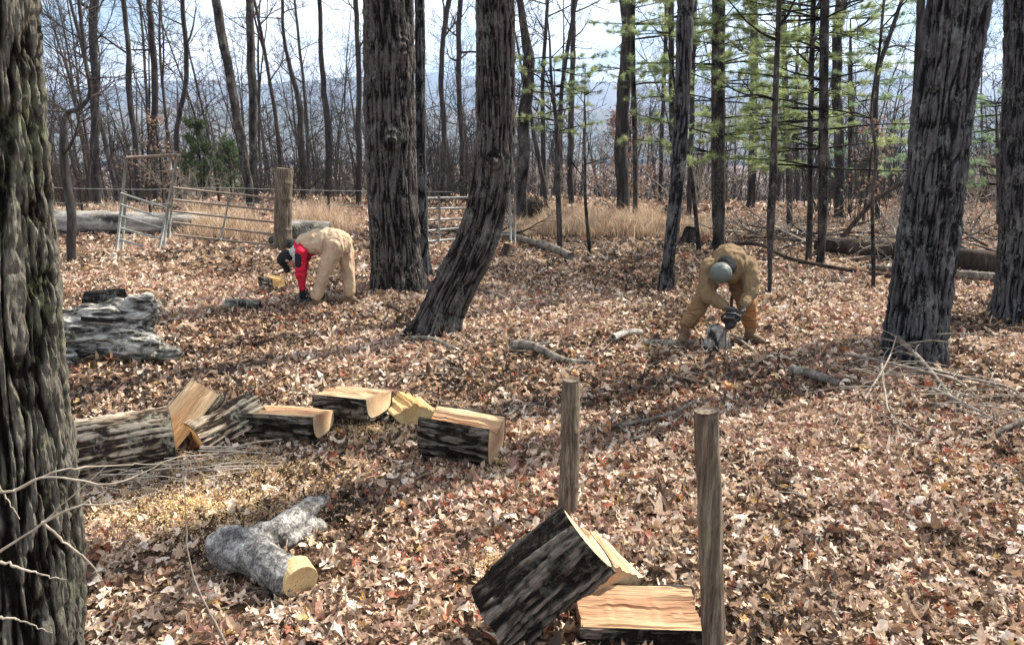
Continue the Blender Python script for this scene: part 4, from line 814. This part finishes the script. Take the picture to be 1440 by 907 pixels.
mg = empty('pipe_gate', tuple(gd(660, 15, 0)), label='pale five rail pipe gate seen between and behind the two thick dark trunks', cat='gate')
pipes(mg, 'rail', [(at(600, a, 15), at(722, b, 15.4)) for a, b in ((279, 276), (294, 291), (310, 304), (325, 314), (340, 329))], .022, PIPE)
pipes(mg, 'stile', [(at(600, 276, 15), at(602, 350, 15)), (at(717, 262, 15.3), at(718, 338, 15.3)), (at(724, 270, 15.4), at(724, 342, 15.4)), (at(618, 276, 15.05), at(618, 346, 15.05))], .022, PIPE)
wf = empty('wire_fence', tuple(gd(132, 19, 0)), label='wire fence on thin posts running behind the gates', cat='fence'); off = np.array(wf.location)
for px in (30, 132, 225, 320, 470, 560): a = gd(px, 20.5, 0); pipes(wf, 'post', [(a - [0, 0, .1], a + [0, 0, 1.02])], .035, BARK_WOODS2)
for zz in (.55, .95):
    m = MB(); m.tube([gd(px, 20.4, zz) - off for px in (-60, 30, 132, 225, 320, 470, 560, 640)], .008, 5); m.build('wire', PIPE, wf)

# ------------------------------------------------------------------ people
SKIN = m_flat('skin', (.5, .3, .22), .6, .08, 20)
def cloth(name, col, var=.18):
    n = NT(name); v = n.coord(); f = n.noise(v, 9, 4, .6, .8); g = n.noise(v, 300, 2); lo = tuple(x * (1 - var) for x in col); hi = tuple(min(1, x * (1 + var)) for x in col)
    return n.finish(n.ramp(f, [(.3, lo), (.7, hi)]), .9, n.math('ADD', f, n.math('MULTIPLY', g, .1)), .5, .03, spec=.1)
C_TAN = cloth('tan_canvas', (.45, .33, .22)); C_OLIVE = cloth('ochre_jacket', (.2, .14, .078)); C_BROWN = cloth('brown_trousers', (.22, .135, .07)); C_CHAPS = cloth('orange_brown_chaps', (.3, .15, .065))
C_RED = cloth('red_shirt', (.5, .02, .045)); C_BLACK = cloth('black_cloth', (.02, .02, .022)); C_GREY = cloth('grey_cloth', (.4, .43, .4)); C_GLOVE = cloth('work_glove', (.1, .09, .08)); C_BOOT = m_flat('boot_leather', (.13, .08, .045), .7, .3); HELM = m_flat('grey_green_helmet', (.1, .115, .1), .45, .15, 8)
def hand_caps(wr, dirv, palm_n, s=1., side=1):
    """palm, four bent fingers and a thumb from the wrist along dirv, curling towards palm_n"""
    d = np.array(dirv, float); d /= np.linalg.norm(d); n = np.array(palm_n, float); n -= d * n.dot(d); n /= np.linalg.norm(n); u = np.cross(d, n) * side; w = np.array(wr, float); c = []
    for q in (-1, 0, 1): c.append((w + u * q * .018 * s, .02 * s, w + d * .085 * s + u * q * .024 * s, .017 * s))
    for q, L in zip((-1.5, -.5, .5, 1.5), (.062, .078, .082, .068)):
        a = w + d * .088 * s + u * q * .0205 * s; b = a + (d * .8 + n * .6) * L * .45 * s; e = b + (d * .1 + n * 1.0) * L * .4 * s; f = e + (-d * .6 + n * .6) * L * .3 * s
        c += [(a, .0105 * s, b, .01 * s), (b, .01 * s, e, .009 * s), (e, .009 * s, f, .008 * s)]
    a = w + d * .025 * s + u * .03 * s; b = a + (d * .5 + u * .75 + n * .3) * .04 * s; e = b + (d * .6 + n * .8) * .035 * s; c += [(a, .014 * s, b, .012 * s), (b, .012 * s, e, .0095 * s)]
    return c
def head_caps(c, f, up, s=1.):
    """head centre c, face direction f, crown direction up"""
    c = np.array(c, float); f = np.array(f, float); f /= np.linalg.norm(f); up = np.array(up, float); up -= f * up.dot(f); up /= np.linalg.norm(up); r = np.cross(f, up); o = []
    o += [(c + up * .03 - f * .015, .088 * s, c + up * .02 + f * .015, .083 * s), (c, .08 * s, c - up * .07 + f * .035, .05 * s), (c + f * .085 - up * .0, .012, c + f * .108 - up * .035, .015), (c + f * .088 - up * .068, .014, c + f * .09 - up * .07, .013), (c + f * .07 - up * .105, .022, c + f * .072 - up * .1, .02)]
    for q in (-1, 1): o += [(c + r * .085 * q - up * .0, .018, c + r * .088 * q - up * .035, .014), (c + f * .082 + r * q * .032 + up * .012, .011, c + f * .082 + r * q * .034 + up * .012, .01), (c + f * .078 + r * q * .02 + up * .032, .011, c + f * .074 + r * q * .05 + up * .032, .009)]
    return o
def chainsaw(base, yaw, pitch, label, body_col):
    root = empty('chainsaw', tuple(base), label=label, cat='chainsaw'); root.rotation_euler = basis(yaw, pitch, 0).to_euler()
    BD = m_flat('saw_body', body_col, .45, .15, 20); BK = m_flat('saw_black', (.02, .02, .02), .5, .2); ST = m_flat('saw_steel', (.45, .45, .44), .35, .2, 30, metal=.8)
    o = blob('housing', [((-.1, 0, .05), .06, (.08, 0, .05), .055), ((-.05, .03, .08), .05, (.06, .03, .085), .04), ((.06, -.02, .03), .045, (.1, -.02, .03), .04)], BD, root, .008, 2)
    m = MB(); m.tube([[-.08, 0, .02], [-.18, 0, .0], [-.27, 0, .03], [-.29, 0, .08], [-.24, 0, .12], [-.1, 0, .11]], .016, 10); m.build('rear_handle', BK, root)
    m = MB(); m.tube([[.02, -.085, .02], [.03, -.1, .1], [.03, -.06, .165], [.03, .04, .17], [.03, .09, .1], [.02, .08, .03]], .012, 10); m.build('front_handle', BK, root)
    m = MB(); m.box((.09, -.02, .13), (.015, .11, .09)); m.build('hand_guard', BK, root, smooth=False)
    pts = [(.1, -.032), (.48, -.026), (.53, -.012), (.545, .0), (.53, .012), (.48, .026), (.1, .032)]
    V = [(x, -.047, z + .035) for x, z in pts] + [(x, -.041, z + .035) for x, z in pts]; n_ = len(pts); m = MB(); m.poly(V, [list(range(n_)), list(range(2 * n_ - 1, n_ - 1, -1))] + [[q, q + n_, (q + 1) % n_ + n_, (q + 1) % n_] for q in range(n_)]); b = m.build('guide_bar', ST, root, smooth=False)
    m = MB(); m.tube([(x * 1.005, -.044, z * 1.12 + .035) for x, z in pts], .006, 6); m.build('chain', BK, b)
    return root

# the bent man in pale overalls (side view, facing left)
F0 = gp(466, 430); pl = empty('person', (F0[0], F0[1], float(ground(F0[0], F0[1]))), label='person in tan overalls and red sleeves bending over beside the thick straight trunk', cat='person')
hip = [(.14, -.09, .86), (.17, .09, .87)]; knee = [(-.06, -.12, .47), (.24, .12, .47)]; ank = [(-.17, -.13, .09), (.23, .14, .09)]; sho = [(-.32, -.19, .76), (-.34, .18, .8)]; elb = [(-.33, -.25, .47), (-.42, .22, .5)]; wri = [(-.33, -.2, .27), (-.42, .12, .26)]
neck, hd = (-.46, 0, .76), np.array((-.56, 0, .65)); fd, ud = (-.35, 0, -.9), (-.9, 0, .2)
def body(root, extra, hipw=.13, sc=1.):
    c = [(hip[0], .12, hip[1], .12), (hip[0], .085, knee[0], .058), (hip[1], .085, knee[1], .058), (knee[0], .056, ank[0], .04), (knee[1], .056, ank[1], .04)]
    for q in (0, 1): c += [(sho[q], .056, elb[q], .04), (elb[q], .04, wri[q], .027)]
    return c + extra
sp = [((.15, 0, .88), .14, (0, 0, .92), .135), ((0, 0, .92), .135, (-.22, 0, .87), .145), ((-.22, 0, .87), .14, (-.33, 0, .8), .12), (sho[0], .07, sho[1], .07), ((-.36, 0, .8), .06, neck, .052), (neck, .052, hd, .05)]
foot = [((ank[0][0] + .05, ank[0][1], .045), .04, (ank[0][0] - .16, ank[0][1], .035), .03), ((ank[1][0] + .05, ank[1][1], .045), .04, (ank[1][0] - .16, ank[1][1], .035), .03)]
blob('body', body(pl, sp + foot + head_caps(hd, fd, ud) + hand_caps(wri[0], (-.05, .1, -1), (.2, 1, 0), 1.) + hand_caps(wri[1], (.05, -.1, -1), (0, -1, 0), 1., -1)), SKIN, pl, .0085, 2)
blob('overalls', [(hip[0], .15, hip[1], .15), (hip[0], .14, knee[0], .092), (knee[0], .09, (-.155, -.13, .17), .076), (hip[1], .14, knee[1], .09), (knee[1], .088, (.232, .14, .17), .075), ((.15, 0, .88), .185, (.02, 0, .92), .165), ((.02, 0, .92), .165, (-.16, 0, .89), .165), ((-.1, -.06, .86), .14, (-.24, -.04, .86), .13), ((-.16, .09, .93), .09, (-.34, .09, .89), .06), ((-.16, -.07, .95), .09, (-.35, -.07, .9), .055), ((-.14, 0, .9), .15, (-.3, 0, .9), .1)], C_TAN, pl, .009, 2, .017, 15, (1, 1, .35), 4)
blob('shirt', [((-.18, 0, .87), .155, (-.33, 0, .8), .14), (sho[0], .085, sho[1], .085), (sho[0], .082, elb[0], .064), (elb[0], .062, (-.33, -.21, .3), .045), (sho[1], .082, elb[1], .064), (elb[1], .062, (-.42, .13, .3), .045)], C_RED, pl, .009, 2, .012, 18, (.5, .5, 1.4), 5)
blob('hood', [((-.38, -.02, .82), .085, (-.45, -.02, .75), .08), ((-.40, -.1, .76), .05, (-.43, -.09, .66), .045), ((-.43, -.09, .66), .04, (-.40, -.08, .58), .03)], C_GREY, pl, .009, 3, .01, 14)
blob('hat', [(hd + np.array([-.02, 0, .03]), .104, hd + np.array([-.05, 0, .0]), .1), (hd + np.array([-.04, 0, -.09]), .05, hd + np.array([-.02, 0, -.15]), .04)], C_BLACK, pl, .009, 3)
blob('undershirt', [((-.34, -.235, .74), .05, (-.335, -.265, .62), .052)], C_BLACK, pl, .009, 2)
for q in (0, 1):
    blob('boot', [((ank[q][0] + .05, ank[q][1], .055), .055, (ank[q][0] - .17, ank[q][1], .045), .043), ((ank[q][0] + .01, ank[q][1], .06), .06, (ank[q][0], ank[q][1], .16), .056)], C_BOOT, pl, .009, 2)
    blob('glove', hand_caps(wri[q], ((-.05, .1, -1), (.05, -.1, -1))[q], ((.2, 1, 0), (0, -1, 0))[q], 1.14, (1, -1)[q]) + [((wri[q][0], wri[q][1], wri[q][2] + .05), .036, wri[q], .03)], C_BLACK, pl, .006, 1)
chainsaw(np.array(pl.location) + [-.34, -.08, .02], 200, 14, 'dark grey chainsaw held down to the leaves by the bent person in tan overalls', (.05, .055, .06))

# the helmeted man (facing the camera)
F0 = gp(1010, 482); pr = empty('person', (F0[0], F0[1], float(ground(F0[0], F0[1]))), label='person in grey helmet and ochre jacket bending forward on the leaves', cat='person')
hip = [(-.04, .28, .80), (.2, .28, .80)]; knee = [(-.23, .0, .44), (.27, -.02, .46)]; ank = [(-.36, .08, .08), (.37, .05, .08)]; sho = [(-.17, -.08, .86), (.24, -.06, .89)]; elb = [(-.22, -.2, .6), (.25, -.24, .62)]; wri = [(-.02, -.3, .47), (.14, -.36, .5)]
neck, hd = (-.02, -.24, .90), np.array((-.12, -.36, .83)); fd, ud = (-.1, -.35, -.9), (-.25, -1, .25)
sp = [((.09, .28, .84), .14, (.08, .12, .92), .14), ((.08, .12, .92), .14, (.05, -.08, .93), .15), (sho[0], .075, sho[1], .075), ((.04, -.08, .92), .08, neck, .055), (neck, .055, hd, .05)]
foot = [((ank[0][0] + .01, ank[0][1] + .05, .045), .04, (ank[0][0] - .06, ank[0][1] - .14, .035), .034), ((ank[1][0], ank[1][1] + .05, .045), .04, (ank[1][0] + .07, ank[1][1] - .14, .035), .034)]
blob('body', body(pr, sp + foot + head_caps(hd, fd, ud) + hand_caps(wri[0], (.9, -.3, -.3), (.1, -.6, -.8), 1.) + hand_caps(wri[1], (-.3, -.3, -.9), (-.9, -.2, .3), 1., -1)), SKIN, pr, .0085, 2)
blob('trousers', [(hip[0], .14, hip[1], .14), (hip[0], .125, knee[0], .1), (knee[0], .098, (-.345, .07, .2), .085), (hip[1], .125, knee[1], .1), (knee[1], .098, (.36, .045, .2), .085)], C_BROWN, pr, .009, 2, .018, 14, (.6, .6, 1.6), 6)
blob('chaps', [((.26, .1, .66), .12, (.28, -.03, .46), .108), ((.28, -.03, .46), .106, (.34, .02, .26), .09)], C_CHAPS, pr, .009, 2, .016, 15, (.6, .6, 1.6), 8)
blob('jacket', [((.1, .3, .86), .16, (.08, .12, .93), .175), ((.08, .12, .93), .175, (.05, -.1, .93), .175), (sho[0], .115, sho[1], .115), ((-.17, -.08, .86), .11, elb[0], .075), (elb[0], .073, (-.05, -.28, .49), .055), ((.24, -.06, .89), .115, elb[1], .08), (elb[1], .075, (.15, -.34, .53), .055), ((.05, .0, .86), .15, (.05, -.12, .82), .12)], C_OLIVE, pr, .009, 2, .02, 13, (1, 1, .45), 7)
blob('collar', [((-.02, -.2, .93), .1, (-.04, -.25, .9), .1), ((-.08, -.22, .95), .05, (.06, -.22, .9), .05)], C_BLACK, pr, .009, 2, .008, 12)
blob('helmet', [(hd + np.array([-.01, -.045, .035]), .112, hd + np.array([-.005, .0, .03]), .118), ], HELM, pr, .008, 3)
for q in (0, 1):
    dx = (-.07, .08)[q]
    blob('boot', [((ank[q][0], ank[q][1] + .05, .055), .056, (ank[q][0] + dx, ank[q][1] - .15, .045), .046), ((ank[q][0], ank[q][1], .06), .06, (ank[q][0], ank[q][1], .17), .06)], C_BOOT, pr, .009, 2)
    blob('glove', hand_caps(wri[q], ((.9, -.3, -.3), (-.3, -.3, -.9))[q], ((.1, -.6, -.8), (-.9, -.2, .3))[q], 1.14, (1, -1)[q]), C_GLOVE, pr, .006, 1)
chainsaw(np.array(pr.location) + [.02, -.34, .33], -105, 38, 'black chainsaw in the hands of the helmeted person', (.03, .03, .035))
c = gp(1008, 494); root = empty('wood_chunk', tuple(c), label='upright grey chunk of wood between the boots of the helmeted person', cat='log')
o = blob('bole', [((-.05, 0, .04), .1, (-.03, 0, .22), .085), ((.06, .02, .04), .09, (.05, .02, .16), .08)], BARK_GREY, root, .01, 2, .03, 14, (1.5, 1.5, .6)); attr_noise(o.data, 16, (1.5, 1.5, .6))
attr_noise([c_ for c_ in bpy.data.objects['weathered_log'].children if c_.name.startswith('bole')][0].data, 14, (.5, 1.4, 2)) if False else None

# ------------------------------------------------------------------ sky, sun, haze
SUN_AZ, SUN_EL = 58., 46.     # degrees right of the view axis, above the horizon
w = bpy.data.worlds.new('World'); scene.world = w; w.use_nodes = True; nt = w.node_tree; nt.nodes.clear()
out = nt.nodes.new('ShaderNodeOutputWorld'); bg = nt.nodes.new('ShaderNodeBackground'); sky = nt.nodes.new('ShaderNodeTexSky'); sky.sky_type = 'NISHITA'; sky.sun_disc = False
sky.sun_elevation = R(SUN_EL); sky.sun_rotation = R(SUN_AZ); sky.air_density = 1.; sky.dust_density = .6
bg.inputs['Strength'].default_value = .062
tc = nt.nodes.new('ShaderNodeTexCoord'); mp = nt.nodes.new('ShaderNodeMapping'); mp.inputs['Scale'].default_value = (1.6, 1.6, 5.); nz = nt.nodes.new('ShaderNodeTexNoise'); nz.inputs['Scale'].default_value = 1.7; nz.inputs['Detail'].default_value = 7; nz.inputs['Roughness'].default_value = .58
cr = nt.nodes.new('ShaderNodeValToRGB'); cr.color_ramp.elements[0].position = .40; cr.color_ramp.elements[1].position = .60
mx = nt.nodes.new('ShaderNodeMix'); mx.data_type = 'RGBA'; mx.inputs[7].default_value = (13.5, 13.8, 14.4, 1)
nt.links.new(tc.outputs['Generated'], mp.inputs[0]); nt.links.new(mp.outputs[0], nz.inputs['Vector']); nt.links.new(nz.outputs['Fac'], cr.inputs[0]); nt.links.new(cr.outputs[0], mx.inputs[0]); nt.links.new(sky.outputs[0], mx.inputs[6]); nt.links.new(mx.outputs[2], bg.inputs[0]); nt.links.new(bg.outputs[0], out.inputs[0])
sl = bpy.data.lights.new('sun', 'SUN'); sl.energy = 5.; sl.angle = R(.8); sl.color = (1., .93, .82); so = bpy.data.objects.new('sun', sl); COL.objects.link(so)
az, el = R(SUN_AZ), R(SUN_EL); dv = Vector((math.sin(az) * math.cos(el), math.cos(az) * math.cos(el), math.sin(el))); so.rotation_euler = dv.to_track_quat('Z', 'Y').to_euler(); so.location = (0, 0, 40)
if HAZE:
    m = MB(); m.box((0, 0, 165), (11600, 11600, 430)); n = NT('haze_air'); pv = n.n('ShaderNodeVolumePrincipled'); pv.inputs['Density'].default_value = .00023; pv.inputs['Color'].default_value = (.5, .68, 1., 1); pv.inputs['Anisotropy'].default_value = .2; n.l(pv.outputs[0], n.out.inputs['Volume'])
    hz = m.build('haze', n.m, smooth=False); tag(hz, 'thin blue haze over the far mountains', 'haze', kind='stuff')
scene.view_settings.view_transform = 'Standard'; scene.view_settings.look = 'None'; scene.view_settings.exposure = EXPO; scene.view_settings.gamma = 1.
scene.cycles.max_bounces = 5; scene.cycles.diffuse_bounces = 3; scene.cycles.glossy_bounces = 2; scene.cycles.transmission_bounces = 3; scene.cycles.volume_bounces = 0; scene.cycles.transparent_max_bounces = 4
scene.cycles.use_denoising = DENOISE
try: scene.cycles.denoiser = 'OPENIMAGEDENOISE'
except Exception: pass
